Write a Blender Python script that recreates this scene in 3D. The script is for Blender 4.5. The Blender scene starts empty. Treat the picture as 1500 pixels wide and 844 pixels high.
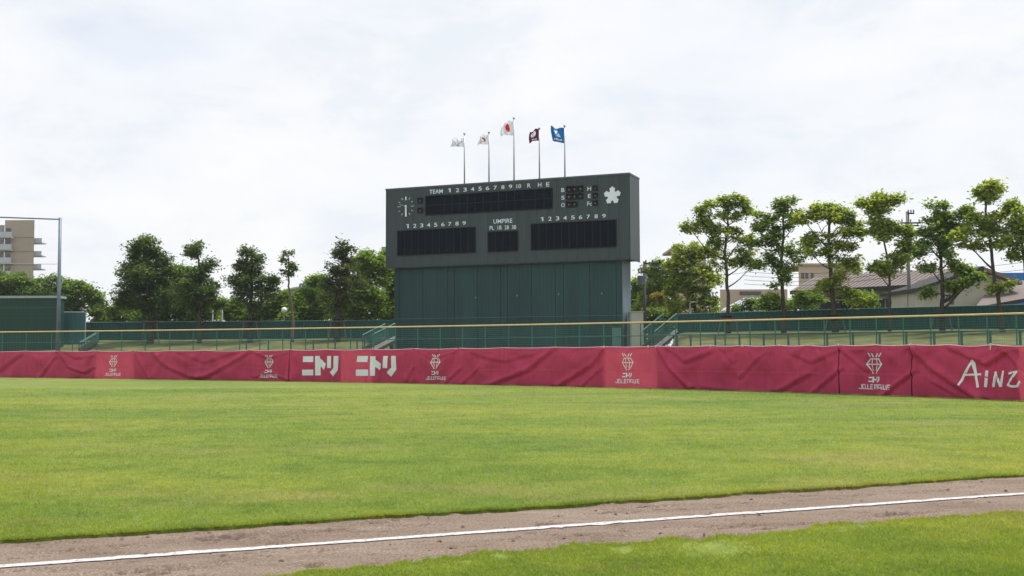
import bpy, math, random
import numpy as np
from mathutils import Vector, Matrix, noise as mnoise

random.seed(7); np.random.seed(7)
scene = bpy.context.scene
COL = scene.collection
R = math.radians

# ------------------------------------------------------------------ camera
F, CX, CY, CZ = 1600.0, 750.0, 422.0, 1.11
PITCH = math.atan(93.2/F); ROLL = 0.0038
fwd = Vector((0, math.cos(PITCH), math.sin(PITCH)))
_r = Vector((1, 0, 0)); _u = Vector((0, -math.sin(PITCH), math.cos(PITCH)))
RT = _r*math.cos(ROLL) - _u*math.sin(ROLL)
UP = _r*math.sin(ROLL) + _u*math.cos(ROLL)
CAM = Vector((0, 0, CZ))
cd = bpy.data.cameras.new('camera'); cam = bpy.data.objects.new('camera', cd); COL.objects.link(cam)
cd.sensor_width = 36; cd.lens = F/1500*36; cd.clip_start = 0.1; cd.clip_end = 6000
cam.matrix_world = Matrix.Translation(CAM) @ Matrix((RT, UP, -fwd)).transposed().to_4x4()
scene.camera = cam

# ------------------------------------------------------------------ sky, sun, exposure
SUN_EL, SUN_AZ = R(68), R(80)            # azimuth clockwise from +Y
w = bpy.data.worlds.new('World'); scene.world = w; w.use_nodes = True
nt = w.node_tree; nt.nodes.clear()
N = nt.nodes.new; L = nt.links.new
sky = N('ShaderNodeTexSky'); sky.sky_type = 'NISHITA'; sky.sun_disc = False
sky.sun_elevation = SUN_EL; sky.sun_rotation = SUN_AZ
tc = N('ShaderNodeTexCoord'); mp = N('ShaderNodeMapping'); mp.inputs['Scale'].default_value = (1.0, 1.0, 2.3)
L(tc.outputs['Generated'], mp.inputs[0])
def wn(scale, detail, rough, loc):
    m = N('ShaderNodeVectorMath'); m.operation = 'ADD'; m.inputs[1].default_value = loc; L(mp.outputs[0], m.inputs[0])
    n = N('ShaderNodeTexNoise'); n.inputs['Scale'].default_value = scale; n.inputs['Detail'].default_value = detail
    n.inputs['Roughness'].default_value = rough; L(m.outputs[0], n.inputs['Vector']); return n
def ramp(src, pts):
    r = N('ShaderNodeValToRGB'); e = r.color_ramp.elements
    e[0].position, e[0].color = pts[0]; e[1].position, e[1].color = pts[-1]
    for p, c in pts[1:-1]:
        q = e.new(p); q.color = c
    L(src, r.inputs[0]); return r
n1 = wn(3.2, 9, 0.50, (3.3, 1.2, 0.4)); n1.inputs['Distortion'].default_value = 0.35; n2 = wn(8.2, 9, 0.62, (9.0, 4.1, 2.2)); n2.inputs['Distortion'].default_value = 0.3
r1 = ramp(n1.outputs[0], [(0.31, (7.55, 7.95, 8.65, 1)), (0.39, (8.25, 8.45, 8.85, 1)), (0.45, (8.4, 8.55, 8.8, 1)), (0.55, (8.75, 8.8, 8.9, 1)), (0.7, (9.1, 9.1, 9.1, 1))])
r2 = ramp(n2.outputs[0], [(0.36, (0.93, 0.955, 0.985, 1)), (0.47, (1, 1, 1, 1)), (0.62, (1.03, 1.025, 1.02, 1))])
mu = N('ShaderNodeMixRGB'); mu.blend_type = 'MULTIPLY'; mu.inputs[0].default_value = 1
L(r1.outputs[0], mu.inputs[1]); L(r2.outputs[0], mu.inputs[2])
mx = N('ShaderNodeMixRGB'); mx.inputs[0].default_value = 0.93
L(sky.outputs[0], mx.inputs[1]); L(mu.outputs[0], mx.inputs[2])
bg = N('ShaderNodeBackground'); bg.inputs['Strength'].default_value = 0.1
wo = N('ShaderNodeOutputWorld'); L(mx.outputs[0], bg.inputs[0]); L(bg.outputs[0], wo.inputs[0])
sd = bpy.data.lights.new('sun', 'SUN'); sd.energy = 3.9; sd.angle = R(14); sd.color = (1.0, 0.975, 0.935)
so = bpy.data.objects.new('sun', sd); COL.objects.link(so)
sdir = Vector((math.sin(SUN_AZ)*math.cos(SUN_EL), math.cos(SUN_AZ)*math.cos(SUN_EL), math.sin(SUN_EL)))
so.rotation_euler = sdir.to_track_quat('Z', 'Y').to_euler()
vs = scene.view_settings
vs.view_transform = 'Standard'; vs.look = 'None'; vs.exposure = 0.2; vs.gamma = 1.0; vs.use_curve_mapping = False
try: scene.render.filter_size = 1.7
except Exception: pass

# ------------------------------------------------------------------ geometry of the view: where things stand
def ray(px, py): return fwd*F + RT*(px-CX) + UP*(CY-py)
def W(px, py, d):                        # the point at distance d (along +Y) seen at a place in the photograph
    v = ray(px, py); return CAM + v*(d/v.y)
def G(px, py, z=0.0):                    # a point of level ground
    v = ray(px, py); return CAM + v*((z-CZ)/v.z)
def GX(px, d):                           # ground x of column px at depth d
    return W(px, 515.2, d).x
def hor(px): return 515.2 - 0.0038*(px-750)
def ZH(px, py, d): return W(px, py, d).z

# ------------------------------------------------------------------ materials
MATS = {}
def nodes(name):
    m = bpy.data.materials.new(name); m.use_nodes = True
    t = m.node_tree; b = t.nodes['Principled BSDF']; return m, t, b
def mat(name, c, rough=0.7, var=0.12, scale=3.0, metal=0.0, streak=False, bump=0.0, bscale=20, spec=0.3, rnd=0.0, trans=0.0):
    if name in MATS: return MATS[name]
    m, t, b = nodes(name); n = t.nodes.new; l = t.links.new
    b.inputs['Roughness'].default_value = rough; b.inputs['Metallic'].default_value = metal
    b.inputs['Specular IOR Level'].default_value = spec
    co = n('ShaderNodeTexCoord'); mp = n('ShaderNodeMapping')
    if streak: mp.inputs['Scale'].default_value = (1, 1, 0.12)
    l(co.outputs['Object'], mp.inputs[0])
    nz = n('ShaderNodeTexNoise'); nz.inputs['Scale'].default_value = scale; nz.inputs['Detail'].default_value = 5
    nz.inputs['Roughness'].default_value = 0.62; l(mp.outputs[0], nz.inputs['Vector'])
    mr = n('ShaderNodeMapRange'); mr.inputs[1].default_value = 0.3; mr.inputs[2].default_value = 0.7
    mr.inputs[3].default_value = 1-var; mr.inputs[4].default_value = 1+var; l(nz.outputs[0], mr.inputs[0])
    last = mr.outputs[0]
    if rnd:
        oi = n('ShaderNodeNewGeometry'); m2 = n('ShaderNodeMapRange'); m2.inputs[3].default_value = 1-rnd; m2.inputs[4].default_value = 1+rnd
        l(oi.outputs['Random Per Island'], m2.inputs[0]); ml = n('ShaderNodeMath'); ml.operation = 'MULTIPLY'
        l(last, ml.inputs[0]); l(m2.outputs[0], ml.inputs[1]); last = ml.outputs[0]
    vm = n('ShaderNodeVectorMath'); vm.operation = 'SCALE'; vm.inputs[0].default_value = c[:3]
    l(last, vm.inputs['Scale']); l(vm.outputs[0], b.inputs['Base Color'])
    if bump:
        bn = n('ShaderNodeTexNoise'); bn.inputs['Scale'].default_value = bscale; bn.inputs['Detail'].default_value = 4
        l(co.outputs['Object'], bn.inputs['Vector']); bp = n('ShaderNodeBump'); bp.inputs['Strength'].default_value = bump
        bp.inputs['Distance'].default_value = 0.02; l(bn.outputs[0], bp.inputs['Height']); l(bp.outputs[0], b.inputs['Normal'])
    if trans:
        tr = n('ShaderNodeBsdfTranslucent'); l(vm.outputs[0], tr.inputs[0]); mxs = n('ShaderNodeMixShader'); mxs.inputs[0].default_value = trans
        out = t.nodes['Material Output']; l(b.outputs[0], mxs.inputs[1]); l(tr.outputs[0], mxs.inputs[2]); l(mxs.outputs[0], out.inputs[0])
    MATS[name] = m; return m

def leafmat(name, ca, cb, trans=0.35):
    m, t, b = nodes(name); n = t.nodes.new; l = t.links.new
    b.inputs['Roughness'].default_value = 0.55; b.inputs['Specular IOR Level'].default_value = 0.25
    ge = n('ShaderNodeNewGeometry'); co = n('ShaderNodeTexCoord')
    nz = n('ShaderNodeTexNoise'); nz.inputs['Scale'].default_value = 0.55; nz.inputs['Detail'].default_value = 3; l(co.outputs['Object'], nz.inputs['Vector'])
    a = n('ShaderNodeMath'); a.operation = 'MULTIPLY'; a.inputs[1].default_value = 0.45; l(ge.outputs['Random Per Island'], a.inputs[0])
    s = n('ShaderNodeMath'); s.operation = 'ADD'; l(a.outputs[0], s.inputs[0]); l(nz.outputs[0], s.inputs[1])
    r = n('ShaderNodeValToRGB'); r.color_ramp.elements[0].position = 0.5; r.color_ramp.elements[1].position = 0.95
    r.color_ramp.elements[0].color = (*ca, 1); r.color_ramp.elements[1].color = (*cb, 1); l(s.outputs[0], r.inputs[0])
    l(r.outputs[0], b.inputs['Base Color'])
    tr = n('ShaderNodeBsdfTranslucent')
    g = n('ShaderNodeMixRGB'); g.blend_type = 'MULTIPLY'; g.inputs[0].default_value = 1; g.inputs[2].default_value = (1.5, 1.35, 0.5, 1)
    l(r.outputs[0], g.inputs[1]); l(g.outputs[0], tr.inputs[0])
    mxs = n('ShaderNodeMixShader'); mxs.inputs[0].default_value = trans
    out = t.nodes['Material Output']; l(b.outputs[0], mxs.inputs[1]); l(tr.outputs[0], mxs.inputs[2]); l(mxs.outputs[0], out.inputs[0])
    return m

def grassmat(name, blades=False):
    m, t, b = nodes(name); n = t.nodes.new; l = t.links.new
    b.inputs['Roughness'].default_value = 0.6 if blades else 0.85; b.inputs['Specular IOR Level'].default_value = 0.2
    ge = n('ShaderNodeNewGeometry')
    def nz(scale, det, loc, stretch=(1, 1, 1)):
        mp = n('ShaderNodeMapping'); mp.inputs['Location'].default_value = loc; mp.inputs['Scale'].default_value = stretch
        l(ge.outputs['Position'], mp.inputs[0]); q = n('ShaderNodeTexNoise'); q.inputs['Scale'].default_value = scale
        q.inputs['Detail'].default_value = det; q.inputs['Roughness'].default_value = 0.6; l(mp.outputs[0], q.inputs['Vector']); return q.outputs[0]
    def rp(src, pts):
        r = n('ShaderNodeValToRGB'); e = r.color_ramp.elements
        e[0].position, e[0].color = pts[0][0], (*pts[0][1], 1); e[1].position, e[1].color = pts[-1][0], (*pts[-1][1], 1)
        for p, c in pts[1:-1]:
            q = e.new(p); q.color = (*c, 1)
        l(src, r.inputs[0]); return r.outputs[0]
    def mix(a, bb, fac, mode='MIX'):
        x = n('ShaderNodeMixRGB'); x.blend_type = mode
        if isinstance(fac, float): x.inputs[0].default_value = fac
        else: l(fac, x.inputs[0])
        l(a, x.inputs[1]); l(bb, x.inputs[2]); return x.outputs[0]
    base = rp(nz(0.20, 5, (4, 2, 0), (0.6, 1.3, 1)), [(0.32, (0.092, 0.150, 0.026)), (0.45, (0.124, 0.174, 0.030)), (0.55, (0.150, 0.192, 0.034)), (0.70, (0.190, 0.212, 0.042))])
    mid = rp(nz(1.7, 6, (1, 7, 0)), [(0.30, (0.72, 0.80, 0.75)), (0.5, (1, 1, 1)), (0.70, (1.20, 1.12, 1.02))])
    c = mix(base, mid, 1.0, 'MULTIPLY')
    dry = rp(nz(0.42, 9, (11, 3, 0), (0.7, 1.2, 1)), [(0.54, (0, 0, 0)), (0.70, (0.60, 0.60, 0.60))])
    dc = n('ShaderNodeRGB'); dc.outputs[0].default_value = (0.215, 0.190, 0.085, 1)
    c = mix(c, dc.outputs[0], dry)
    if blades:
        rnd = rp(ge.outputs['Random Per Island'], [(0.0, (1.45, 1.42, 1.3)), (0.6, (1.7, 1.60, 1.5)), (0.93, (1.95, 1.75, 1.7)), (1.0, (2.5, 2.0, 3.2))])
        c = mix(c, rnd, 1.0, 'MULTIPLY')
        l(c, b.inputs['Base Color'])
        tr = n('ShaderNodeBsdfTranslucent'); g = n('ShaderNodeMixRGB'); g.blend_type = 'MULTIPLY'; g.inputs[0].default_value = 1; g.inputs[2].default_value = (1.5, 1.45, 0.8, 1)
        l(c, g.inputs[1]); l(g.outputs[0], tr.inputs[0])
        mxs = n('ShaderNodeMixShader'); mxs.inputs[0].default_value = 0.5
        out = t.nodes['Material Output']; l(b.outputs[0], mxs.inputs[1]); l(tr.outputs[0], mxs.inputs[2]); l(mxs.outputs[0], out.inputs[0])
    else:
        fine = rp(nz(34.0, 4, (0, 0, 0), (1, 0.45, 1)), [(0.30, (0.76, 0.80, 0.75)), (0.5, (1, 1, 1)), (0.72, (1.22, 1.18, 1.12))])
        c = mix(c, fine, 1.0, 'MULTIPLY')
        fine2 = rp(nz(9.0, 5, (5, 0, 0), (1, 0.6, 1)), [(0.30, (0.82, 0.85, 0.80)), (0.5, (1, 1, 1)), (0.72, (1.15, 1.12, 1.1))])
        c = mix(c, fine2, 1.0, 'MULTIPLY')
        l(c, b.inputs['Base Color'])
        bp = n('ShaderNodeBump'); bp.inputs['Strength'].default_value = 0.6; bp.inputs['Distance'].default_value = 0.03
        l(nz(22.0, 5, (0, 3, 0)), bp.inputs['Height']); l(bp.outputs[0], b.inputs['Normal'])
    return m

M_grass = grassmat('turf'); M_blade = grassmat('turf_blades', True)
def dirtmat():
    m, t, b = nodes('infield_soil'); n = t.nodes.new; l = t.links.new
    b.inputs['Roughness'].default_value = 0.95; b.inputs['Specular IOR Level'].default_value = 0.1
    ge = n('ShaderNodeNewGeometry')
    def q(scale, det, st=(1, 1, 1)):
        mp = n('ShaderNodeMapping'); mp.inputs['Scale'].default_value = st; mp.inputs['Rotation'].default_value = (0, 0, R(-47)); l(ge.outputs['Position'], mp.inputs[0])
        z = n('ShaderNodeTexNoise'); z.inputs['Scale'].default_value = scale; z.inputs['Detail'].default_value = det; z.inputs['Roughness'].default_value = 0.65
        l(mp.outputs[0], z.inputs['Vector']); return z.outputs[0]
    r = n('ShaderNodeValToRGB'); e = r.color_ramp.elements
    e[0].position = 0.30; e[0].color = (0.170, 0.126, 0.098, 1); e[1].position = 0.72; e[1].color = (0.282, 0.222, 0.180, 1)
    l(q(1.6, 7, (0.5, 1.6, 1)), r.inputs[0])
    r2 = n('ShaderNodeValToRGB'); e = r2.color_ramp.elements
    e[0].position = 0.32; e[0].color = (0.52, 0.51, 0.50, 1); e[1].position = 0.66; e[1].color = (1.32, 1.3, 1.28, 1)
    l(q(70, 4), r2.inputs[0])
    x = n('ShaderNodeMixRGB'); x.blend_type = 'MULTIPLY'; x.inputs[0].default_value = 1; l(r.outputs[0], x.inputs[1]); l(r2.outputs[0], x.inputs[2])
    r3 = n('ShaderNodeValToRGB'); e = r3.color_ramp.elements
    e[0].position = 0.60; e[0].color = (1, 1, 1, 1); e[1].position = 0.70; e[1].color = (0.62, 0.58, 0.56, 1)
    l(q(6.5, 6, (0.45, 1.6, 1)), r3.inputs[0])
    x2 = n('ShaderNodeMixRGB'); x2.blend_type = 'MULTIPLY'; x2.inputs[0].default_value = 1; l(x.outputs[0], x2.inputs[1]); l(r3.outputs[0], x2.inputs[2])
    at = n('ShaderNodeAttribute'); at.attribute_name = 'dent_shade'; x3 = n('ShaderNodeMixRGB'); x3.inputs[2].default_value = (0.085, 0.062, 0.052, 1)  # darker soil colour in the dents, standing in for shade
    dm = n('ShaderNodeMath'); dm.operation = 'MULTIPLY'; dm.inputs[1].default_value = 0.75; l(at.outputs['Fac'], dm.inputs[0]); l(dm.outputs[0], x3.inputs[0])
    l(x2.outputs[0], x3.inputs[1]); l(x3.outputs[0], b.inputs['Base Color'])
    bp = n('ShaderNodeBump'); bp.inputs['Strength'].default_value = 0.7; bp.inputs['Distance'].default_value = 0.012
    l(q(110, 4), bp.inputs['Height']); l(bp.outputs[0], b.inputs['Normal']); return m
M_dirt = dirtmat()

def clothmat(name, front, glow, tr):
    m, t, b = nodes(name); n = t.nodes.new; l = t.links.new
    b.inputs['Roughness'].default_value = 0.62; b.inputs['Specular IOR Level'].default_value = 0.22
    ge = n('ShaderNodeNewGeometry')
    z = n('ShaderNodeTexNoise'); z.inputs['Scale'].default_value = 1.3; z.inputs['Detail'].default_value = 6; l(ge.outputs['Position'], z.inputs['Vector'])
    mr = n('ShaderNodeMapRange'); mr.inputs[1].default_value = 0.3; mr.inputs[2].default_value = 0.7; mr.inputs[3].default_value = 0.87; mr.inputs[4].default_value = 1.13
    l(z.outputs[0], mr.inputs[0])
    v = n('ShaderNodeVectorMath'); v.operation = 'SCALE'; v.inputs[0].default_value = front; l(mr.outputs[0], v.inputs['Scale'])
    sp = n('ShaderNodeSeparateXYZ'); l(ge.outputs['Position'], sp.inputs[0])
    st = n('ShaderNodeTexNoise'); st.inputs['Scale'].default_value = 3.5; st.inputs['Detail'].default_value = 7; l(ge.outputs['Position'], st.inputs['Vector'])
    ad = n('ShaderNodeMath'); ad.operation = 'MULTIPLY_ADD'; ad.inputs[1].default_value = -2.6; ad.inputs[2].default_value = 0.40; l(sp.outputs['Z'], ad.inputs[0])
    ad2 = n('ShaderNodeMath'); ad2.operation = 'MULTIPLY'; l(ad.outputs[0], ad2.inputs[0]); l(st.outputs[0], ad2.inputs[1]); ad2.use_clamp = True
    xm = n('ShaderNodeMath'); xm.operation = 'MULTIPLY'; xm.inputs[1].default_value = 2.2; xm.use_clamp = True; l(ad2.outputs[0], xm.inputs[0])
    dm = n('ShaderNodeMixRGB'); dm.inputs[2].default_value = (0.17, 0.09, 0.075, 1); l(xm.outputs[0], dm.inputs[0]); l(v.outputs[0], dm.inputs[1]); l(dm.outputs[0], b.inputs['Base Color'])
    ts = n('ShaderNodeBsdfTranslucent'); ts.inputs[0].default_value = (*glow, 1)
    mxs = n('ShaderNodeMixShader'); mxs.inputs[0].default_value = tr
    out = t.nodes['Material Output']; l(b.outputs[0], mxs.inputs[1]); l(ts.outputs[0], mxs.inputs[2]); l(mxs.outputs[0], out.inputs[0])
    f = n('ShaderNodeTexNoise'); f.inputs['Scale'].default_value = 5.0; f.inputs['Detail'].default_value = 5; l(ge.outputs['Position'], f.inputs['Vector'])
    bp = n('ShaderNodeBump'); bp.inputs['Strength'].default_value = 0.25; bp.inputs['Distance'].default_value = 0.03; l(f.outputs[0], bp.inputs['Height'])
    l(bp.outputs[0], b.inputs['Normal']); l(bp.outputs[0], ts.inputs['Normal'])
    return m
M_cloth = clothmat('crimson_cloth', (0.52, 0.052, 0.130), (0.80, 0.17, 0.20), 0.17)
M_backing = mat('dark_backing_cloth', (0.10, 0.02, 0.04), 0.9)
M_print = clothmat('white_print', (0.72, 0.78, 0.84), (0.6, 0.55, 0.55), 0.05)
M_green = mat('green_panel_paint', (0.013, 0.048, 0.052), 0.5, 0.22, 1.2, streak=True)
M_green2 = mat('green_panel_paint_faded', (0.015, 0.053, 0.057), 0.5, 0.22, 1.2, streak=True)
M_bgreen = mat('boundary_green_paint', (0.018, 0.076, 0.074), 0.55, 0.12, 0.8, streak=True)
M_rail = mat('fence_green_paint', (0.040, 0.14, 0.10), 0.45, 0.1, 4)
M_teal = mat('teal_rail_paint', (0.042, 0.115, 0.115), 0.45, 0.1, 4)
M_yellow = mat('yellow_top_rail_paint', (0.56, 0.42, 0.22), 0.5, 0.12, 2)
M_wire = mat('coated_wire', (0.055, 0.17, 0.14), 0.5)
M_cab = mat('charcoal_cabinet_paint', (0.046, 0.060, 0.072), 0.55, 0.2, 0.9, streak=True)
M_cabdark = mat('underside_paint', (0.035, 0.042, 0.044), 0.6)
M_disp = mat('display_black', (0.005, 0.007, 0.012), 0.9, 0.3, 1.5, spec=0.05)
M_dispf = mat('display_frame', (0.020, 0.030, 0.052), 0.8, 0.1, 3, spec=0.15)
M_white = mat('white_lettering', (0.72, 0.78, 0.88), 0.5, 0.05)
M_lamp = mat('lamp_lens', (0.085, 0.075, 0.070), 0.2, 0.2, 9, spec=0.6)
M_hood = mat('lamp_hood_black', (0.008, 0.009, 0.011), 0.6)
M_bluegrey = mat('blue_grey_cladding', (0.125, 0.165, 0.20), 0.5, 0.08, 1.0, streak=True)
M_steel = mat('galvanised_steel', (0.36, 0.38, 0.41), 0.4, 0.1, 5, metal=0.5)
M_pole = mat('weathered_pole', (0.075, 0.068, 0.066), 0.8, 0.2, 4)
M_poleg = mat('concrete_pole', (0.19, 0.19, 0.20), 0.8, 0.12, 3)
M_dark = mat('dark_metal', (0.03, 0.032, 0.036), 0.5)
M_bark = mat('bark', (0.062, 0.050, 0.042), 0.95, 0.35, 7, bump=0.8, bscale=16)
M_barkl = mat('bark_grey', (0.12, 0.10, 0.085), 0.95, 0.3, 7, bump=0.8, bscale=16)
M_conc = mat('concrete', (0.33, 0.32, 0.31), 0.85, 0.12, 2)
M_hut = mat('beige_grey_paint', (0.36, 0.355, 0.33), 0.7, 0.07, 1)
M_beige = mat('beige_render', (0.36, 0.30, 0.25), 0.85, 0.05, 0.4)
M_beigeb = mat('beige_render_band', (0.24, 0.20, 0.17), 0.85, 0.05, 0.4)
M_pink = mat('pinkish_render', (0.48, 0.375, 0.30), 0.85, 0.05, 0.4)
M_roofb = mat('brown_roof_sheet', (0.175, 0.143, 0.132), 0.7, 0.12, 1.2)
M_roofw = mat('pale_metal_roof', (0.42, 0.45, 0.50), 0.45, 0.08, 1)
M_roofg = mat('grey_metal_roof', (0.20, 0.22, 0.25), 0.5, 0.1, 0.4)
M_wallh = mat('cream_wall_board', (0.44, 0.415, 0.36), 0.8, 0.08, 1)
M_eave = mat('dark_eave', (0.035, 0.034, 0.036), 0.7)
M_glass = mat('window_glass', (0.02, 0.025, 0.03), 0.08, 0.1, 2, spec=0.8)
M_frame = mat('window_frame_paint', (0.5, 0.5, 0.48), 0.5)
M_blue = mat('blue_sheet', (0.03, 0.17, 0.50), 0.5, 0.08, 1)
M_chalk = mat('chalk', (0.50, 0.50, 0.51), 0.95, 0.16, 30, bump=0.5, bscale=90)
def wear_chalk():
    t = M_chalk.node_tree; n = t.nodes.new; l = t.links.new; b = t.nodes['Principled BSDF']; src = b.inputs['Base Color'].links[0].from_socket
    ge = n('ShaderNodeNewGeometry'); z = n('ShaderNodeTexNoise'); z.inputs['Scale'].default_value = 26; z.inputs['Detail'].default_value = 7; z.inputs['Roughness'].default_value = .7; l(ge.outputs['Position'], z.inputs['Vector'])
    r = n('ShaderNodeValToRGB'); r.color_ramp.elements[0].position = .52; r.color_ramp.elements[0].color = (0, 0, 0, 1); r.color_ramp.elements[1].position = .64; r.color_ramp.elements[1].color = (.85, .85, .85, 1); l(z.outputs[0], r.inputs[0])
    x = n('ShaderNodeMixRGB'); x.inputs[2].default_value = (0.25, 0.2, 0.165, 1); l(r.outputs[0], x.inputs[0]); l(src, x.inputs[1]); l(x.outputs[0], b.inputs['Base Color'])
wear_chalk()
LEAF = {
 'dark': leafmat('leaf_dark', (0.046, 0.090, 0.032), (0.130, 0.195, 0.062), 0.42),
 'olive': leafmat('leaf_olive', (0.060, 0.085, 0.032), (0.125, 0.160, 0.056), 0.33),
 'mid': leafmat('leaf_mid', (0.070, 0.140, 0.036), (0.19, 0.29, 0.075), 0.48),
 'light': leafmat('leaf_light', (0.105, 0.190, 0.036), (0.24, 0.35, 0.075), 0.48),
 'fresh': leafmat('leaf_fresh', (0.135, 0.215, 0.042), (0.38, 0.46, 0.115), 0.5),
 'yell': leafmat('leaf_yellow', (0.16, 0.15, 0.02), (0.34, 0.27, 0.03), 0.3),
}

# ------------------------------------------------------------------ object helpers
def tag(o, label=None, cat=None, group=None, kind=None):
    if label: o['label'] = label
    if cat: o['category'] = cat
    if group: o['group'] = group
    if kind: o['kind'] = kind
    return o
def empty(name, loc, label, cat, group=None, rz=0.0):
    o = bpy.data.objects.new(name, None); COL.objects.link(o); o.location = loc; o.rotation_euler = (0, 0, rz)
    o.empty_display_size = 0.3
    return tag(o, label, cat, group)
class MB:
    def __init__(s): s.v = []; s.f = []; s.mi = []; s.m = 0
    def add(s, vs, fs):
        k = len(s.v); s.v += [tuple(p) for p in vs]; s.f += [tuple(i+k for i in f) for f in fs]; s.mi += [s.m]*len(fs)
    def box(s, x0, x1, y0, y1, z0, z1):
        s.add([(x0,y0,z0),(x1,y0,z0),(x1,y1,z0),(x0,y1,z0),(x0,y0,z1),(x1,y0,z1),(x1,y1,z1),(x0,y1,z1)],
              [(0,3,2,1),(4,5,6,7),(0,1,5,4),(1,2,6,5),(2,3,7,6),(3,0,4,7)])
    def bar(s, a, b, w, h=None):         # rectangular bar between two points
        h = h or w; a = Vector(a); b = Vector(b); d = (b-a).normalized()
        ref = Vector((0, 0, 1)) if abs(d.z) < 0.95 else Vector((0, 1, 0))
        x = d.cross(ref).normalized()*(w/2); y = x.normalized().cross(d)*(h/2)
        s.add([a-x-y, a+x-y, a+x+y, a-x+y, b-x-y, b+x-y, b+x+y, b-x+y],
              [(0,1,2,3),(7,6,5,4),(0,4,5,1),(1,5,6,2),(2,6,7,3),(3,7,4,0)])
    def tube(s, pts, rad, n=6, cap=True):
        pts = [Vector(p) for p in pts]
        if not isinstance(rad, (list, tuple)): rad = [rad]*len(pts)
        rings = []
        for i, p in enumerate(pts):
            d = (pts[min(i+1, len(pts)-1)] - pts[max(i-1, 0)]).normalized()
            ref = Vector((0, 1, 0)) if abs(d.y) < 0.9 else Vector((1, 0, 0))
            x = d.cross(ref).normalized(); y = d.cross(x).normalized()
            rings.append([p + (x*math.cos(2*math.pi*k/n) + y*math.sin(2*math.pi*k/n))*rad[i] for k in range(n)])
        vs = [q for r in rings for q in r]; fs = []
        for i in range(len(pts)-1):
            for k in range(n):
                k2 = (k+1) % n; fs.append((i*n+k, i*n+k2, (i+1)*n+k2, (i+1)*n+k))
        if cap: fs += [tuple(range(n))[::-1], tuple((len(pts)-1)*n+k for k in range(n))]
        s.add(vs, fs)
    def prism(s, poly, y0, y1):          # polygon in xz extruded along y
        n = len(poly)
        s.add([(x, y0, z) for x, z in poly] + [(x, y1, z) for x, z in poly],
              [tuple(range(n)), tuple(range(2*n-1, n-1, -1))] + [(i+n, (i+1) % n+n, (i+1) % n, i) for i in range(n)])
    def sphere(s, c, r, n=10, m=6):
        vs = [(c[0], c[1], c[2]+r)]
        for i in range(1, m):
            a = math.pi*i/m
            for k in range(n):
                b = 2*math.pi*k/n; vs.append((c[0]+r*math.sin(a)*math.cos(b), c[1]+r*math.sin(a)*math.sin(b), c[2]+r*math.cos(a)))
        vs.append((c[0], c[1], c[2]-r)); fs = []
        for k in range(n):
            fs.append((0, 1+k, 1+(k+1) % n)); fs.append((len(vs)-1, 1+(m-2)*n+(k+1) % n, 1+(m-2)*n+k))
        for i in range(m-2):
            for k in range(n):
                fs.append((1+i*n+k, 1+(i+1)*n+k, 1+(i+1)*n+(k+1) % n, 1+i*n+(k+1) % n))
        s.add(vs, fs)
    def mesh(s, name, mats, org=(0, 0, 0), smooth=False):
        me = bpy.data.meshes.new(name)
        me.from_pydata([(p[0]-org[0], p[1]-org[1], p[2]-org[2]) for p in s.v], [], s.f)
        for m in (mats if isinstance(mats, (list, tuple)) else [mats]): me.materials.append(m)
        if any(s.mi): me.polygons.foreach_set('material_index', s.mi)
        if smooth: me.polygons.foreach_set('use_smooth', [True]*len(me.polygons))
        me.update(); return me
    def build(s, name, mats, parent=None, org=(0, 0, 0), smooth=False):
        return link(name, s.mesh(name, mats, org, smooth), parent, (0, 0, 0) if parent else org)
def link(name, me, parent=None, loc=(0, 0, 0)):
    o = bpy.data.objects.new(name, me); COL.objects.link(o); o.location = loc
    if parent: o.parent = parent
    return o
def npmesh(name, verts, quads, material, smooth=False):
    me = bpy.data.meshes.new(name); verts = np.asarray(verts, np.float32); quads = np.asarray(quads, np.int32)
    k = quads.shape[1]
    me.vertices.add(len(verts)); me.vertices.foreach_set('co', verts.ravel())
    me.loops.add(quads.size); me.loops.foreach_set('vertex_index', quads.ravel())
    me.polygons.add(len(quads)); me.polygons.foreach_set('loop_start', np.arange(0, quads.size, k, dtype=np.int32))
    if smooth: me.polygons.foreach_set('use_smooth', np.ones(len(quads), bool))
    me.materials.append(material); me.update(calc_edges=True); me.validate(); return me
def grid_faces(nx, ny):
    return [(j*nx+i, j*nx+i+1, (j+1)*nx+i+1, (j+1)*nx+i) for j in range(ny-1) for i in range(nx-1)]
def PN(x, y, z=0.0): return mnoise.noise(Vector((x, y, z)))

# ------------------------------------------------------------------ curves of the place
def extrap(px, xs, ys):
    xs = np.asarray(xs, float); ys = np.asarray(ys, float)
    if px < xs[0]: return ys[0] + (px-xs[0])*(ys[1]-ys[0])/(xs[1]-xs[0])
    if px > xs[-1]: return ys[-1] + (px-xs[-1])*(ys[-1]-ys[-2])/(xs[-1]-xs[-2])
    return float(np.interp(px, xs, ys))
_bx = np.array([0, 100, 200, 420, 606, 672, 885, 962, 1180, 1230, 1335, 1500.])
_bb = np.array([553.6, 554.7, 556, 559.2, 562.6, 564.4, 568.9, 570.4, 576.3, 578, 582, 588.6])
_bt = np.array([514.8, 514.4, 513.4, 512.2, 511, 510.6, 508.8, 507.8, 505.2, 505, 505, 505.8])
_invd = np.polyfit(_bx, [(b-hor(x))/(F*CZ) for x, b in zip(_bx, _bb)], 3)
_btf = np.polyfit(_bx, _bt, 3)
def d_banner(px):
    p = min(max(px, -20), 1520); v = np.polyval(_invd, p)
    return 1/v if p == px else 1/(v + (px-p)*(np.polyval(_invd, 1520)-np.polyval(_invd, 1500))/20*(1 if px > p else 0.3))
def ztop_banner(px):
    p = min(max(px, -20), 1510); return ZH(p, np.polyval(_btf, p), d_banner(p))
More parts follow.
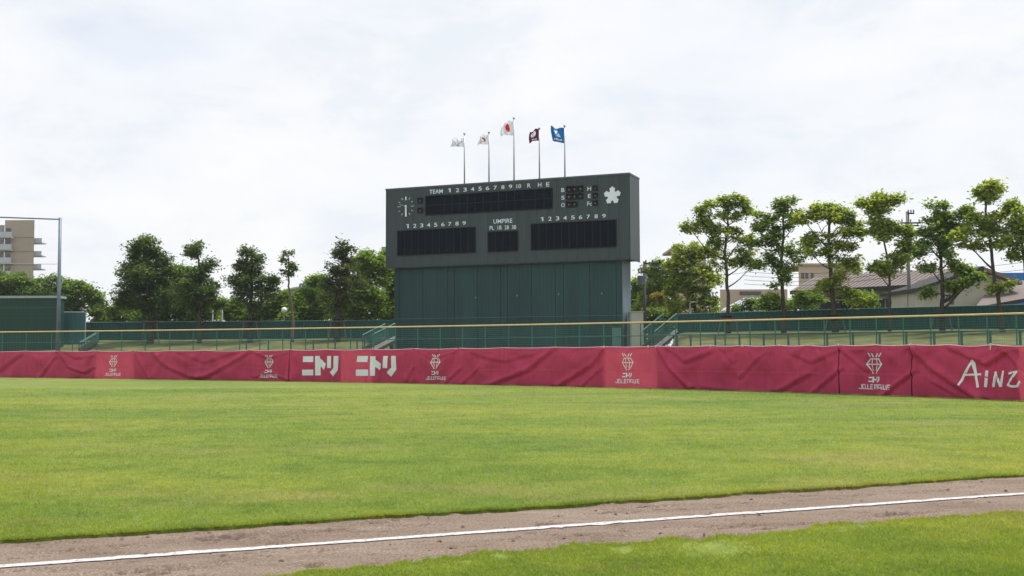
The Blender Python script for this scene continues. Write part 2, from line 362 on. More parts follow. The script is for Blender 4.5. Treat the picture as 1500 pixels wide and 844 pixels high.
def d_fence(px): return 2640/(31.4 + 0.00553*px + 5.96e-6*px*px) if px > -460 else 85.5
def ztop_fence(px): return CZ + 1.65
def d_wall(px): return extrap(px, [0, 578, 988, 1500, 1800], [100, 92.5, 86, 72, 64])
def sstep(a, b, x):
    t = min(max((x-a)/(b-a), 0), 1); return t*t*(3-2*t)
def bank_mask(px): return max(1-sstep(532, 575, px), sstep(962, 1000, px))
def wall_base_z(px): return extrap(px, [0, 578, 988, 1500], [2.30, 2.37, 2.62, 2.56])
def bank_z(px, d):
    f = d_fence(px)+1.5; t = min(max((d-f)/(d_wall(px)-f), 0), 1)
    z = wall_base_z(px)*(0.72*t + 0.28*(1-(1-t)**2))
    return z*bank_mask(px)

# ------------------------------------------------------------------ ground
def sheet(name, pts, z, m):
    mb = MB(); mb.add([(p[0], p[1], z) for p in pts], [tuple(range(len(pts)))]); o = mb.build(name, m); return tag(o, kind='structure')
sheet('ground', [(-1500, -60), (1500, -60), (1500, 3000), (-1500, 3000)], -0.06, M_grass)

# edges of the dirt strip, as ground points
def edge(pts, jit, step=0.035, seed=0.0, ext=6.0):
    P = [G(*p) for p in pts]; P = [P[0] + (P[0]-P[1]).normalized()*ext] + P + [P[-1] + (P[-1]-P[-2]).normalized()*ext]
    out = []
    for a, b in zip(P[:-1], P[1:]):
        n = max(2, int((b-a).length/step)); nn = Vector((-(b-a).y, (b-a).x, 0)).normalized()
        for i in range(n):
            p = a.lerp(b, i/n)
            out.append(p + nn*(jit*(PN(p.x*1.3, p.y*1.3, seed) + 0.6*PN(p.x*5, p.y*5, seed+3) + 0.5*PN(p.x*19, p.y*19, seed+7))))
    return out
e_up = edge([(0, 797.6), (300, 777), (700, 752.3), (1100, 725.5), (1500, 698.7)], 0.05, seed=1)
e_lo = edge([(330, 864), (450, 848), (700, 820), (900, 804), (1100, 786), (1300, 768), (1500, 754)], 0.19, seed=5)
def turf(name, e, far, zz):
    vs = [(p.x, p.y, zz) for p in e] + [(p.x+0.0, p.y+0.0, -0.03) for p in e] + [(q[0], q[1], zz) for q in far]
    n = len(e); fs = [(i, i+1, n+i+1, n+i) for i in range(n-1)]
    fs.append(tuple(range(n)) + tuple(range(2*n+len(far)-1, 2*n-1, -1)))
    mb = MB(); mb.add(vs, fs); return tag(mb.build(name, M_grass), kind='structure')
turf('outfield_grass', e_up, [(-60, 14), (-60, 88), (60, 88), (60, 14)], 0.022)
turf('foul_ground_grass', e_lo, [(-6, -5), (18, -5)], 0.020)

# dirt strip with real relief
A0 = G(0, 831); A1 = G(1500, 723.6); dl = (A1-A0).normalized(); nl = Vector((-dl.y, dl.x, 0))
dents = []
for px, py, sx, sy in [(322,790,.34,.10),(350,784,.5,.06),(340,786,.2,.05),(400,787,.16,.03),(470,779,.22,.03),(505,776,.12,.03),(610,769,.35,.05),(555,765,.25,.04),(575,763,.03,.03),(94,808,.25,.03),(150,804,.3,.03),
    (172,802,.1,.03),(222,812,.3,.02),(340,813,.16,.02),(860,795,.3,.03),(985,793,.14,.05),(935,744,.55,.05),(880,752,.16,.03),(1000,747,.18,.02),(1050,745,.14,.03),(1092,738,.1,.03),(1260,726,.3,.03),(1275,758,.2,.03),(1315,755,.55,.07),
    (1360,720,.3,.03),(1452,753,.35,.03),(1420,736,.12,.03),(1425,713,.1,.03),(1408,707,.4,.03),(1430,724,.12,.02),(1050,786,.06,.05),(1100,783,.4,.03),(1190,732,.22,.02),(1065,774,.2,.03),(480,806,.25,.02),(1030,773,.2,.02),
    (30,836,.3,.03),(200,840,.7,.06),(240,832,.5,.03),(900,786,.3,.02),(1145,729,.3,.02),(800,765,.08,.02),(690,811,.2,.02),(1170,768,.2,.02),(20,819,.2,.03)]:
    g = G(px, py); dents.append(((g-A0).dot(dl), (g-A0).dot(nl), sx*0.55, sy*0.8))
for _ in range(260):
    dents.append((random.uniform(-2, 12), random.uniform(-1.4, 1.3), random.uniform(.02, .10), random.uniform(.010, .03)))
ds = np.array(dents)
def dirt_h(s, t, x, y):
    h = 0.0022*math.sin(t*110+4*PN(s*.7, t*3, 5))*max(0, .4+PN(s*.8, t*2.2, 9)) + 0.006*PN(x*1.1, y*1.1, 2) + 0.0045*PN(x*5, y*5, 4) + 0.003*PN(x*17, y*17, 6) + 0.0022*PN(x*45, y*45, 8)
    q = ((s-ds[:, 0])/ds[:, 2])**2 + ((t-ds[:, 1])/ds[:, 3])**2
    k = q < 5
    if k.any():
        qq = q[k]; h += float(np.clip((-0.030*np.exp(-qq*1.6) + 0.016*np.exp(-(qq-2.0)**2)), -0.05, 0.03).sum())*(0.65+0.7*PN(x*30, y*30, 1))
    return max(-0.035, min(0.03, h))*(0.22+0.78*sstep(0.06, 0.20, abs(t)))
def sstep(a, b, x):
    t = min(max((x-a)/(b-a), 0), 1); return t*t*(3-2*t)
def strip(name, s0, s1, t0, t1, ds_, dt_, zoff, m, jag=0.0):
    ns = int((s1-s0)/ds_)+1; nt_ = int((t1-t0)/dt_)+1; vs = []
    for j in range(nt_):
        for i in range(ns):
            s = s0 + (s1-s0)*i/(ns-1); t = t0 + (t1-t0)*j/(nt_-1)
            if jag and j in (0, nt_-1): t += jag*(PN(s*9, j*7.0, 3)+0.8*PN(s*40, j*3.0, 8))
            p = A0 + dl*s + nl*t; vs.append((p.x, p.y, dirt_h(s, t, p.x, p.y)+zoff))
    me = npmesh(name, vs, grid_faces(ns, nt_), m, True)
    if name == 'dirt_track':             # scuffs painted darker to strengthen their weak shading
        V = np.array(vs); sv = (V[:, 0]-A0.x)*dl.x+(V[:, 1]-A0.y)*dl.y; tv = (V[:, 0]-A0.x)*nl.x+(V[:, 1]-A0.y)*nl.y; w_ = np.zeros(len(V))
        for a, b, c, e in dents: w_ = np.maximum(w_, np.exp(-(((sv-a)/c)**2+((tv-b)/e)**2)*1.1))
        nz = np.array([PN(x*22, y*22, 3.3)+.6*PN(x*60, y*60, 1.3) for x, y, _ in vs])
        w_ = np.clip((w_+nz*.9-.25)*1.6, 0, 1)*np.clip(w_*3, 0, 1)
        at = me.attributes.new('dent_shade', 'FLOAT', 'POINT'); at.data.foreach_set('value', w_.astype(np.float32))
    return tag(link(name, me), kind='structure')
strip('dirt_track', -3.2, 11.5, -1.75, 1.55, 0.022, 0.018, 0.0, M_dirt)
def far_strip():                          # the rest of the track, outside the frame
    mb = MB()
    for s0, s1 in ((-12, -3.2), (11.5, 22)):
        q = [A0+dl*s0+nl*-1.75, A0+dl*s1+nl*-1.75, A0+dl*s1+nl*1.55, A0+dl*s0+nl*1.55]; mb.add([(p.x, p.y, 0.0) for p in q], [(0, 1, 2, 3)])
    tag(mb.build('dirt_track', M_dirt), kind='structure')
far_strip()
sK = (G(1108, 751.4)-A0).dot(dl)
strip('foul_line', -3.0, sK, -0.038, 0.048, 0.02, 0.014, 0.0055, M_chalk, 0.010)
strip('foul_line', sK-0.02, 11.3, -0.050, 0.036, 0.02, 0.014, 0.0065, M_chalk, 0.010)
def clods():
    mb = MB()
    for i in range(520):
        s = random.uniform(-1.5, 9.5); t = random.uniform(-1.5, 1.3)
        if i < 300: k = random.choice(dents); s = k[0]+random.gauss(0, k[2]*0.9); t = k[1]+random.gauss(0, k[3]*0.8+0.01)
        if abs(t) < 0.06: continue
        p = A0+dl*s+nl*t; r = random.choice([.005, .007, .009, .012, .018])*random.uniform(.7, 1.2)
        v = [(p.x+r*math.cos(a)*random.uniform(.7, 1.2), p.y+r*math.sin(a)*random.uniform(.7, 1.2), random.uniform(.0, .4)*r) for a in np.linspace(0, 5.2, 6)]
        v.append((p.x, p.y, r*random.uniform(.6, 1.0))); mb.add(v, [(k, (k+1) % 6, 6) for k in range(6)])
    o = mb.build('soil_clods', mat('dark_clod', (0.115, 0.085, 0.068), 0.95, 0.3, 20, rnd=0.4)); tag(o, 'small dark clods scattered over the bare soil strip', 'soil', kind='stuff')
clods()

# grass blades, thinning with distance
def side_of(e):
    xs = np.array([p.x for p in e]); ys = np.array([p.y for p in e]); o = np.argsort(xs); return xs[o], ys[o]
ux, uy = side_of(e_up); lx, ly = side_of(e_lo)
def blades():
    rng = np.random.default_rng(3)
    def scatter(n, d0, d1, power):
        u = rng.random(n); a = 1-power
        d = (d0**a + u*(d1**a-d0**a))**(1/a) if abs(a) > 1e-6 else d0*(d1/d0)**u
        q = (rng.random(n)-0.5)*1.04; k = rng.random(n) < .17; q[k] = np.sign(rng.random(k.sum())-.5)*(.45+np.abs(rng.normal(0, .28, k.sum()))); x = q*d*(1500/F); return x, d
    X = []; Y = []; S = []
    x, d = scatter(410000, 6.1, 34, 1.75); k = d > np.interp(x, ux, uy) + rng.normal(0, .012, len(x)); X.append(x[k]); Y.append(d[k])
    x, d = scatter(270000, 4.9, 8.6, 1.0)
    cl = np.array([PN(a*2.6, b*2.6, 9)+0.5*PN(a*9, b*9, 4) for a, b in zip(x[::1], d[::1])])
    k = (d < np.interp(x, lx, ly)+rng.normal(0, .03, len(x))) & (cl > -0.55+0.2*rng.random(len(x)) - 1.0*(d < np.interp(x, lx, ly)-.35))
    gb = G(1045, 808); k &= (((x-gb.x)/.22)**2 + ((d-gb.y)/.30)**2 > rng.random(len(x))*1.5)
    X.append(x[k]); Y.append(d[k])
    # fringe: tufts leaning over both edges
    for ex, ey, sgn, n in ((ux, uy, 1, 42000), (lx, ly, -1, 16000)):
        x = rng.uniform(-5, 8, n); y = np.interp(x, ex, ey) + sgn*np.abs(rng.normal(0, .05, n)) - sgn*.012
        k = np.array([PN(a*3, 5.0, sgn*2.0) for a in x]) + rng.random(n)*0.9 > 0.18; X.append(x[k]); Y.append(y[k])
    x = np.concatenate(X); y = np.concatenate(Y); n = len(x)
    h = rng.uniform(.007, .021, n)*(0.95+0.3*np.minimum(y/12, 1.3)); wd = rng.uniform(.0022, .0040, n)*np.maximum(1, y/8)**0.9
    a = rng.random(n)*math.tau; b = rng.random(n)*math.tau; lean = rng.uniform(.3, 1.5, n)*h
    z0 = np.full(n, 0.019)
    p0 = np.stack([x-wd*np.cos(a), y-wd*np.sin(a), z0], 1); p1 = np.stack([x+wd*np.cos(a), y+wd*np.sin(a), z0], 1)
    p2 = np.stack([x+lean*np.cos(b), y+lean*np.sin(b), z0+h], 1)
    v = np.stack([p0, p1, p2], 1).reshape(-1, 3); f = np.arange(3*n).reshape(-1, 3)
    o = link('grass_blades', npmesh('grass_blades', v, f, M_blade)); tag(o, 'short mown green grass of the field and the foul ground', 'grass', kind='stuff')
blades()

# bank behind the outfield fence
def bank():
    cols = list(np.arange(-420, 1980, 12)); rows = 26; vs = []
    for j in range(rows):
        for px in cols:
            f = d_fence(px)+1.0; wl = d_wall(px)
            d = f + (wl-f)*j/18 if j <= 18 else wl + (j-18)**2*6.0
            p = W(px, hor(px), d); z = bank_z(px, min(d, wl)) - 0.03 + 0.06*PN(p.x*.3, p.y*.3)*bank_mask(px)
            if j > 18: z = wall_base_z(px)*bank_mask(px)*1.0-0.05
            if j == 0: z = -0.05
            vs.append((p.x, p.y, z))
    mb = MB(); mb.add(vs, grid_faces(len(cols), rows))
    tag(mb.build('grass_bank', grassbank, smooth=True), kind='structure')
grassbank = mat('bank_turf', (0.100, 0.108, 0.036), 0.95, 0.45, 0.6, bump=0.8, bscale=9)
bank()

# ------------------------------------------------------------------ crimson fence banners
TIES = [-140, -60, 38, 88, 141, 196, 246, 300, 367, 424, 478, 540, 606, 672, 738, 812, 885, 962, 1042, 1088, 1141, 1184, 1229, 1282, 1335, 1392, 1452, 1530, 1600, 1660]
_ph = {k: (random.uniform(0, 6.28), random.uniform(.6, 1.3), random.uniform(-.5, .5)) for k in range(len(TIES))}
FOLDS = [([(964,511),(979,535),(1009,568)],4.5,.075),([(979,509),(1005,528),(1041,514)],5,.05),([(1120,516),(1100,535),(1084,552)],4,.03),([(1182,548),(1160,560),(1138,572)],5,.05),
 ([(882,512),(867,533),(816,565)],4.5,.06),([(808,512),(773,541),(709,565)],4.5,.06),([(798,512),(740,528),(700,520)],4,.03),([(880,540),(850,566)],3,.03),([(700,540),(676,562)],3,.03),
 ([(224,515),(243,534),(278,551),(300,554)],4.5,.06),([(364,515),(334,534),(305,549),(290,552)],4,.06),([(200,519),(219,554)],3,.04),([(262,514),(300,530),(345,514)],4,.03),([(0,541),(28,520)],4,.05),([(-40,520),(-10,545)],4,.04),
 ([(87,515),(101,537),(125,545),(139,537)],3,.06),([(90,512),(110,524),(139,520)],3,.04),([(80,524),(58,553)],3,.05),([(426,557),(452,535),(480,514)],6,.028),([(480,514),(497,540),(548,557)],6,.028),([(540,514),(566,540),(602,558)],6,.028),
 ([(606,538),(594,559)],3,.035),([(674,540),(648,564)],3,.04),([(612,514),(636,526),(668,514)],2.5,.03),([(372,552),(395,545),(422,556)],2.5,.03),([(372,516),(396,524),(420,516)],2.5,.03),
 ([(1229,541),(1206,560),(1186,577)],4,.05),([(1336,545),(1312,562),(1291,580)],4,.055),([(1231,509),(1252,528),(1270,542)],3.5,.035),([(1338,512),(1368,540),(1432,584)],7,.08),([(1393,509),(1445,533),(1466,518)],5,.06),([(1370,560),(1420,588)],4,.04),
 ([(1150,512),(1190,530),(1226,512)],4,.03),([(1060,512),(1075,530)],3,.03),([(890,512),(905,530),(925,512)],3,.02),([(1470,512),(1510,550),(1560,590)],6,.06),([(1029,566),(1060,570),(1120,574)],3,.02)]
FB = [(min(p[0] for p in f[0])-3*f[1], max(p[0] for p in f[0])+3*f[1]) for f in FOLDS]
def bdisp(px, z):
    i = max(0, min(len(TIES)-2, int(np.searchsorted(TIES, px))-1)); a, b = TIES[i], TIES[i+1]
    zt = ztop_banner(px); h = (zt-z)/zt; u = (px-a)/(b-a); ph, am, sk = _ph[i]
    wm = (b-a)*d_banner(px)/F; c = 1-(2*u-1)**2
    tp = sstep(0, .28, min(u, 1-u))
    q = h - (0.34+0.22*am)*c*(0.35+h)*(1+sk*(u-.5))
    sw = math.sin(6.283*q*(1.35+.5*am)+ph)*min(1, h*3.0+.15)*tp
    th0 = math.atan2(h*1.2, u*wm+1e-4); th1 = math.atan2(h*1.2, (1-u)*wm+1e-4)
    r0 = math.hypot(h*1.2, u*wm); r1 = math.hypot(h*1.2, (1-u)*wm)
    rad = (math.sin(th0*9+ph)*r0*math.exp(-r0*1.7) + math.sin(th1*8+ph*1.7)*r1*math.exp(-r1*1.5))*tp
    x = px*0.022
    n = PN(x*1.0+h*1.1, h*1.3, 1.0)*0.9 + PN(x*2.6-h*1.8, h*2.6, 6.0)*0.45
    crease = -math.exp(-((h-0.555)/0.011)**2)*0.5 + math.exp(-((h-0.580)/0.014)**2)*0.5
    hem = -0.8*math.exp(-(h/0.03)**2)
    py = hor(px)+(CZ-z)*F/d_banner(px); fo = 0.0
    for (lo, hi), (pts, w_, amp) in zip(FB, FOLDS):
        if not lo < px < hi: continue
        best = 1e9; sg = 1
        for (x0, y0), (x1, y1) in zip(pts[:-1], pts[1:]):
            dx, dy = x1-x0, y1-y0; k = ((px-x0)*dx+(py-y0)*dy)/(dx*dx+dy*dy); k = min(max(k, 0), 1)
            ex, ey = px-x0-k*dx, py-y0-k*dy; e = math.hypot(ex, ey)
            if e < best: best = e; sg = 1 if ey > 0 else -1
        e = best/w_
        fo += amp*(math.exp(-e*e*(1.0 if sg < 0 else 2.6)) - (0.5*math.exp(-(e-1.3)**2*2.2) if sg > 0 else 0))
    tr = 1-.75*sstep(430, 446, px)*(1-sstep(586, 600, px)); fo *= tr; rad *= tr; n *= tr
    return 0.016*am*sw*tr + 0.07*rad + 0.035*n + 0.020*crease + 0.014*hem + 0.02*math.sin(h*3.1) + fo*0.95 + 0.016*(1-abs(PN(px*.16+h*.5, h*.7, 41.0))*3.4) + 0.010*PN(px*.35, h*1.5, 51.0)
def bpoint(px, z, off=0.0):
    d = d_banner(px); p = W(px, hor(px), d); q = W(px+2, hor(px+2), d_banner(px+2)); t = Vector((q.x-p.x, q.y-p.y, 0)).normalized()
    n = Vector((t.y, -t.x, 0))            # towards the camera
    k = n*(bdisp(px, z)+off); return Vector((p.x+k.x, p.y+k.y, z))
def banner_mesh(mb, x0, x1, off, gap=0.35, bot=0.015):
    x0 += gap; x1 -= gap
    n = max(6, int((x1-x0)*d_banner((x0+x1)/2)/F/0.035)); m = 34; vs = []
    for j in range(m+1):
        for i in range(n+1):
            px = x0+(x1-x0)*i/n; zt = ztop_banner(px)
            k = max(0, min(len(TIES)-2, int(np.searchsorted(TIES, px))-1)); u = (px-TIES[k])/(TIES[k+1]-TIES[k])
            zt2 = zt - 0.030*_ph[k][1]*(1-(2*u-1)**2); zb = bot + 0.012*(1+PN(px*.05, 3.0))
            z = zb + (zt2-zb)*j/m; vs.append(bpoint(px, z, off))
    mb.add(vs, grid_faces(n+1, m+1))
def bquad(mb, q, off):                    # q: four (px, z) corners
    (a, b, c, d) = q
    def ln(p, r): return math.hypot((p[0]-r[0])*d_banner(p[0])/F, p[1]-r[1])
    n = max(1, int(max(ln(a, b), ln(d, c))/0.04)); m = max(1, int(max(ln(a, d), ln(b, c))/0.04)); vs = []
    for j in range(m+1):
        for i in range(n+1):
            u, v = i/n, j/m
            px = (a[0]*(1-u)+b[0]*u)*(1-v) + (d[0]*(1-u)+c[0]*u)*v; z = (a[1]*(1-u)+b[1]*u)*(1-v) + (d[1]*(1-u)+c[1]*u)*v
            vs.append(bpoint(px, z, off))
    mb.add(vs, grid_faces(n+1, m+1))
def zat(px, py): return ZH(px, py, d_banner(px))
def pstroke(mb, pts, w, k, conv, w2=None):     # a stroke through points given in a zoomed copy of the photograph
    for i, (a, b) in enumerate(zip(pts[:-1], pts[1:])):
        dx, dy = b[0]-a[0], b[1]-a[1]; l_ = math.hypot(dx, dy); nx, ny = -dy/l_*w/2, dx/l_*w/2; ex, ey = dx/l_*w*.3, dy/l_*w*.3
        bquad(mb, [conv(a[0]-nx-ex, a[1]-ny-ey), conv(b[0]-nx+ex, b[1]-ny+ey), conv(b[0]+nx+ex, b[1]+ny+ey), conv(a[0]+nx-ex, a[1]+ny-ey)], 0.006+0.0012*k[0]); k[0] += 1
LOGO = [([(420,270),(515,270)],11),([(418,270),(376,330)],11),([(515,270),(550,330)],11),([(378,331),(549,331)],11),([(376,330),(448,434)],12),([(550,330),(478,434)],12),
        ([(440,270),(430,331)],10),([(430,331),(450,398)],10),([(482,270),(495,331)],10),([(495,331),(480,400)],10),
        ([(402,205),(419,243)],11),([(436,212),(455,246)],13),([(496,210),(478,246)],13),([(537,204),(514,243)],11),
        ([(398,482),(432,482)],14),([(393,524),(432,524)],14),([(451,474),(451,532)],14),([(451,492),(476,512)],14),([(489,474),(489,503)],13),([(515,474),(515,508),(496,530)],13)]
def LTR(x, s):
    y0, y1, ym, w = 562, 610, 586, 30
    return {'J': [[(x+w, y0), (x+w, y1), (x, y1), (x, y1-14)]], 'D': [[(x, y0), (x+w-6, y0), (x+w, y0+10), (x+w, y1), (x, y1), (x, y0)]], '.': [[(x+2, y1), (x+8, y1)]],
            'L': [[(x, y0), (x, y1), (x+w, y1)]], 'E': [[(x+w, y0), (x, y0), (x, y1), (x+w, y1)], [(x, ym), (x+w-4, ym)]], 'A': [[(x, y1), (x, y0), (x+w, y0), (x+w, y1)]],
            'G': [[(x+w, y0), (x, y0), (x, ym+10), (x+w, ym+10)], [(x+w, ym-4), (x+w, y1)]], 'U': [[(x, y0), (x, y1), (x+w, y1), (x+w, y0)]]}[s]
for ch, x in zip('JD.LEAGUE', (284, 326, 366, 381, 419, 463, 508, 556, 607)):
    for s in LTR(x, ch): LOGO.append((s, 9))
def jd_logo(cx, k, parent, org):
    mb = MB(); cnt = [0]
    def conv(x, y):
        px = cx + (x-462)/7.67*k; t = (y-112)/578.0; return (px, ztop_banner(px)*(1-t))
    for pts, w in LOGO:
        pstroke(mb, pts, w, cnt, conv)
        cnt[0] %= 6
    o = mb.build('league_logo', M_print, parent, org, True); return o
EDG = [-150, 88, 141, 196, 367, 424, 606, 672, 885, 962, 1229, 1335, 1655]
BL = {(-150, 88): 'plain crimson banner at the far left end, left of the narrow plain one',
      (88, 141): 'narrow plain crimson banner left of the pale pink gem logo banner',
      (141, 196): 'small faded pink banner with white gem logo, leftmost of the logo banners',
      (196, 367): 'long plain crimson banner with deep swags below the row of dark trees at left',
      (367, 424): 'small dark crimson banner with gem logo, left of the big katakana banner',
      (424, 606): 'wide crimson banner printed twice with big white katakana letters',
      (606, 672): 'small creased crimson gem logo banner just right of the katakana banner',
      (672, 885): 'long plain crimson banner hanging below the scoreboard wall',
      (885, 962): 'faded salmon pink gem logo banner below the right end of the scoreboard',
      (962, 1229): 'long plain crimson banner with a deep diagonal fold, right of the scoreboard',
      (1229, 1335): 'crimson gem logo banner between two dark gaps, rightmost of the logo banners',
      (1335, 1655): 'large crimson banner reading AINZ in brush letters at the right edge'}
WINDOWS = [(141, 196), (885, 962), (500, 546), (1492, 1560)]      # places where no backing cloth hangs behind
for x0, x1 in zip(EDG[:-1], EDG[1:]):
    org = tuple(W((x0+x1)/2, hor(700), d_banner((x0+x1)/2))[:2]) + (0.0,)
    t = empty('fence_banner', org, BL[(x0, x1)], 'banner', 'crimson banners hung round the outfield')
    g = {1229: (0.7, 1.1), 962: (0.0, 0.7), 1335: (0.9, 0.0), 367: (0.0, .3), 424: (.5, 0.0)}.get(x0, (0.0, 0.0))
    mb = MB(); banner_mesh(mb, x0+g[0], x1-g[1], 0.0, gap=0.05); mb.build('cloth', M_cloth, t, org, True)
    hem = MB(); tube = []
    for i in range(int((x1-x0)/4)+1):
        px = min(x0+g[0]+i*4, x1-g[1]); k = max(0, min(len(TIES)-2, int(np.searchsorted(TIES, px))-1)); u = (px-TIES[k])/(TIES[k+1]-TIES[k])
        z = ztop_banner(px) - 0.030*_ph[k][1]*(1-(2*u-1)**2); tube.append(bpoint(px, z, 0.0))
    hem.tube(tube, 0.013, 5); hem.build('hem', mat('pale_hem_cloth', (0.62, 0.33, 0.40), 0.7), t, org, True)
    cur = x0
    segs = []
    for a, b in sorted(WINDOWS)+[(9999, 9999)]:
        a2, b2 = max(a, x0), min(b, x1)
        if b2 <= a2:
            continue
        if a2 > cur: segs.append((cur, a2))
        cur = b2
    if cur < x1: segs.append((cur, x1))
    if segs:
        for a, b in segs:
            mb = MB(); banner_mesh(mb, a, b, -0.035, gap=0.0); mb.build('backing_cloth', M_backing, t, org, True)
    cx = {141: (167, .51), 367: (394.5, .54), 606: (639, .62), 885: (919.5, .72), 1229: (1280.5, 1.0)}.get(x0)
    if cx: jd_logo(cx[0], cx[1], t, org)
    if x0 == 424:
        def cv(x, y): px = 420+x/5; return (px, zat(px, 450+y/5))
        QS = [[[(122,360),(195,360),(195,402),(122,402)], [(120,458),(198,458),(198,500),(120,500)]],
              [[(213,358),(247,358),(250,500),(213,500)], [(247,376),(292,415),(278,460),(247,432)]],
              [[(300,358),(330,358),(326,446),(300,446)], [(345,358),(382,358),(379,458),(345,445)], [(345,445),(379,458),(343,508),(318,477)]],
              [[(520,358),(598,358),(592,402),(514,402)], [(510,457),(598,457),(600,503),(510,503)]],
              [[(615,360),(655,360),(650,503),(613,503)], [(654,383),(697,415),(688,462),(651,435)]],
              [[(712,358),(745,358),(740,447),(705,447)], [(770,357),(803,357),(805,458),(770,442)], [(770,442),(805,458),(765,510),(735,478)]]]
        for qs in QS:
            mb = MB(); split = qs[0][0][0] in (122, 520)
            for k, q in enumerate(qs):
                bquad(mb, [cv(*p) for p in q], 0.007+0.001*k)
                if split: mb.build('letter_stroke', M_print, t, org, True); mb = MB()
            if not split: o = mb.build('katakana_letter', M_print, t, org, True)
            if not split and qs[0][0][0] in (300, 712): o['kind'] = 'stuff'
    if x0 == 1335:
        def cv(x, y): px = 1180+x/4.6875; return (px, zat(px, 450+y/4.6875))
        for name, st in (('letter', [([(1143,372),(1062,532)],15),([(1145,368),(1165,460),(1180,546)],18),([(1090,466),(1200,461)],13)]), ('letter', [([(1245,440),(1233,545)],15)]),
                   ('letter', [([(1300,447),(1285,545)],13),([(1300,447),(1338,543)],16),([(1352,440),(1338,543)],13)]),
                   ('letter', [([(1396,456),(1452,443)],15),([(1450,446),(1386,533)],14),([(1386,535),(1420,545),(1452,543),(1474,512)],16)])):
            mb = MB(); c = [0]
            for p, wd in st: pstroke(mb, p, wd, c, cv)
            mb.build(name, M_print, t, org, True)
# the light frame the banners hang on
org = tuple(W(750, 515, d_banner(750))[:2])+(0.0,)
t = empty('banner_frame', org, 'light temporary fence of dark posts and a top cable behind the crimson banners', 'fence')
for px in TIES:
    mb = MB(); p = bpoint(px, .5, -0.17); mb.tube([(p.x, p.y, -0.02), (p.x, p.y, ztop_banner(px)+.01)], 0.021, 8); mb.build('post', mat('navy_post', (0.03, 0.032, 0.06), .5), t, org)
mb = MB(); mb.tube([Vector((*bpoint(px, ztop_banner(px)-.02, -0.10)[:2], ztop_banner(px)-.012)) for px in np.arange(-150, 1656, 12)], 0.008, 4); mb.build('top_cable', M_dark, t, org)
for px in (885, 950, 962, 1042, 1088, 1141, 1229, 1335, 1452):
    mb = MB(); z = ztop_banner(px); p = bpoint(px, z, 0.01); mb.bar((p.x, p.y, z-.035), (p.x, p.y, z+.035), 0.035, .02); mb.build('tie', mat('pale_tie', (0.5, 0.62, 0.60), .6), t, org)
mb = MB(); p = bpoint(1452, 1.2, 0.03); z = ztop_banner(1452); mb.bar((p.x, p.y, z-.11), (p.x+.01, p.y, z+.02), .022, .01); mb.build('tie', MATS['pale_tie'], t, org)

# ------------------------------------------------------------------ outfield fence with the yellow top rail
def fpt(px, z, off=0.0):
    p = W(px, hor(px), d_fence(px)+off); return Vector((p.x, p.y, z))
posts = [38-35*k for k in range(12, 0, -1)] + [38, 75, 106, 142, 178, 212.5, 248.5, 283, 317.5, 351, 380.5, 414, 447.5, 480.5, 513.5, 547.5, 579.5, 612, 645, 677.5, 711, 745, 779.5, 814, 849, 884.5, 920, 955, 990,
         1026.5, 1062.5, 1099, 1136, 1170.5, 1208, 1246, 1284.5, 1324, 1364, 1405, 1447, 1490] + [1490+43*k for k in range(1, 9)]
org = tuple(fpt(750, 0)); t = empty('outfield_fence', org, 'long green mesh fence with a yellow top rail behind the crimson banners', 'fence')
zf = ztop_fence(0); pm = None
for px in posts:
    if pm is None:
        mb = MB(); mb.tube([(0, 0, 0), (0, 0, zf-.03)], 0.036, 8); pm = mb.mesh('post', M_rail)
    p = fpt(px, 0); link('post', pm, t, (p.x-org[0], p.y-org[1], 0))
rng_ = list(np.arange(posts[0], posts[-1]+1, 10))
mb = MB(); mb.tube([fpt(px, zf) for px in rng_], 0.048, 8); mb.build('top_rail', M_yellow, t, org, True)
def zmid(px): return ZH(px, extrap(px, [0, 250, 480, 720, 960, 1180, 1500], [502.5, 500.5, 498.2, 496.0, 491.5, 488.2, 484]), d_fence(px))
mb = MB(); mb.tube([fpt(px, zmid(px)) for px in rng_], 0.026, 6); mb.build('mid_rail', M_teal, t, org, True)
mb = MB()
for k in range(1, 21):
    z = zf*k/21.5; mb.tube([fpt(px, z, .03) for px in np.arange(posts[0], posts[-1]+1, 30)], 0.0052, 3, False)
for px in np.arange(posts[0], posts[-1], 2.6): mb.tube([fpt(px, 0.02, .05), fpt(px, zf-.05, .05)], 0.003, 3, False)
o = mb.build('wire_mesh', M_wire, t, org); o['kind'] = 'stuff'

# low teal railings on the walk behind the fence
def low_rail(pxs, ytop, lab, off):
    org = tuple(fpt(pxs[len(pxs)//2], 0, off)); t = empty('low_railing', org, lab, 'railing', 'low teal railings behind the outfield fence')
    zt = lambda px: ZH(px, ytop(px), d_fence(px)+off)
    for px in pxs:
        mb = MB(); p = fpt(px, 0, off); z0 = bank_z(px, p.y)-.05; mb.box(p.x-.045, p.x+.045, p.y-.05, p.y+.05, min(z0, zt(px)-1.2), zt(px)-.03); mb.build('post', M_teal, t, org)
    mb = MB(); mb.tube([fpt(px, zt(px), off) for px in np.linspace(pxs[0], pxs[-1], 24)], 0.035, 6); mb.build('top_rail', M_teal, t, org, True)
    mb = MB(); mb.tube([fpt(px, zt(px)-.75, off) for px in np.linspace(pxs[0], pxs[-1], 24)], 0.02, 6); mb.build('bottom_rail', M_teal, t, org, True)
low_rail([361, 393, 426, 459, 491, 523, 534], lambda x: 498.3, 'low teal railing across the foot of the left bank, beside the scoreboard stairs', 2.2)
low_rail([992, 1012, 1048, 1083.5, 1119, 1155, 1212, 1250, 1289, 1328, 1369, 1409, 1451, 1495, 1540, 1585], lambda x: extrap(x, [992, 1155, 1493], [490.5, 489, 484.2]), 'low teal railing across the foot of the right bank, right of the scoreboard', 2.0)

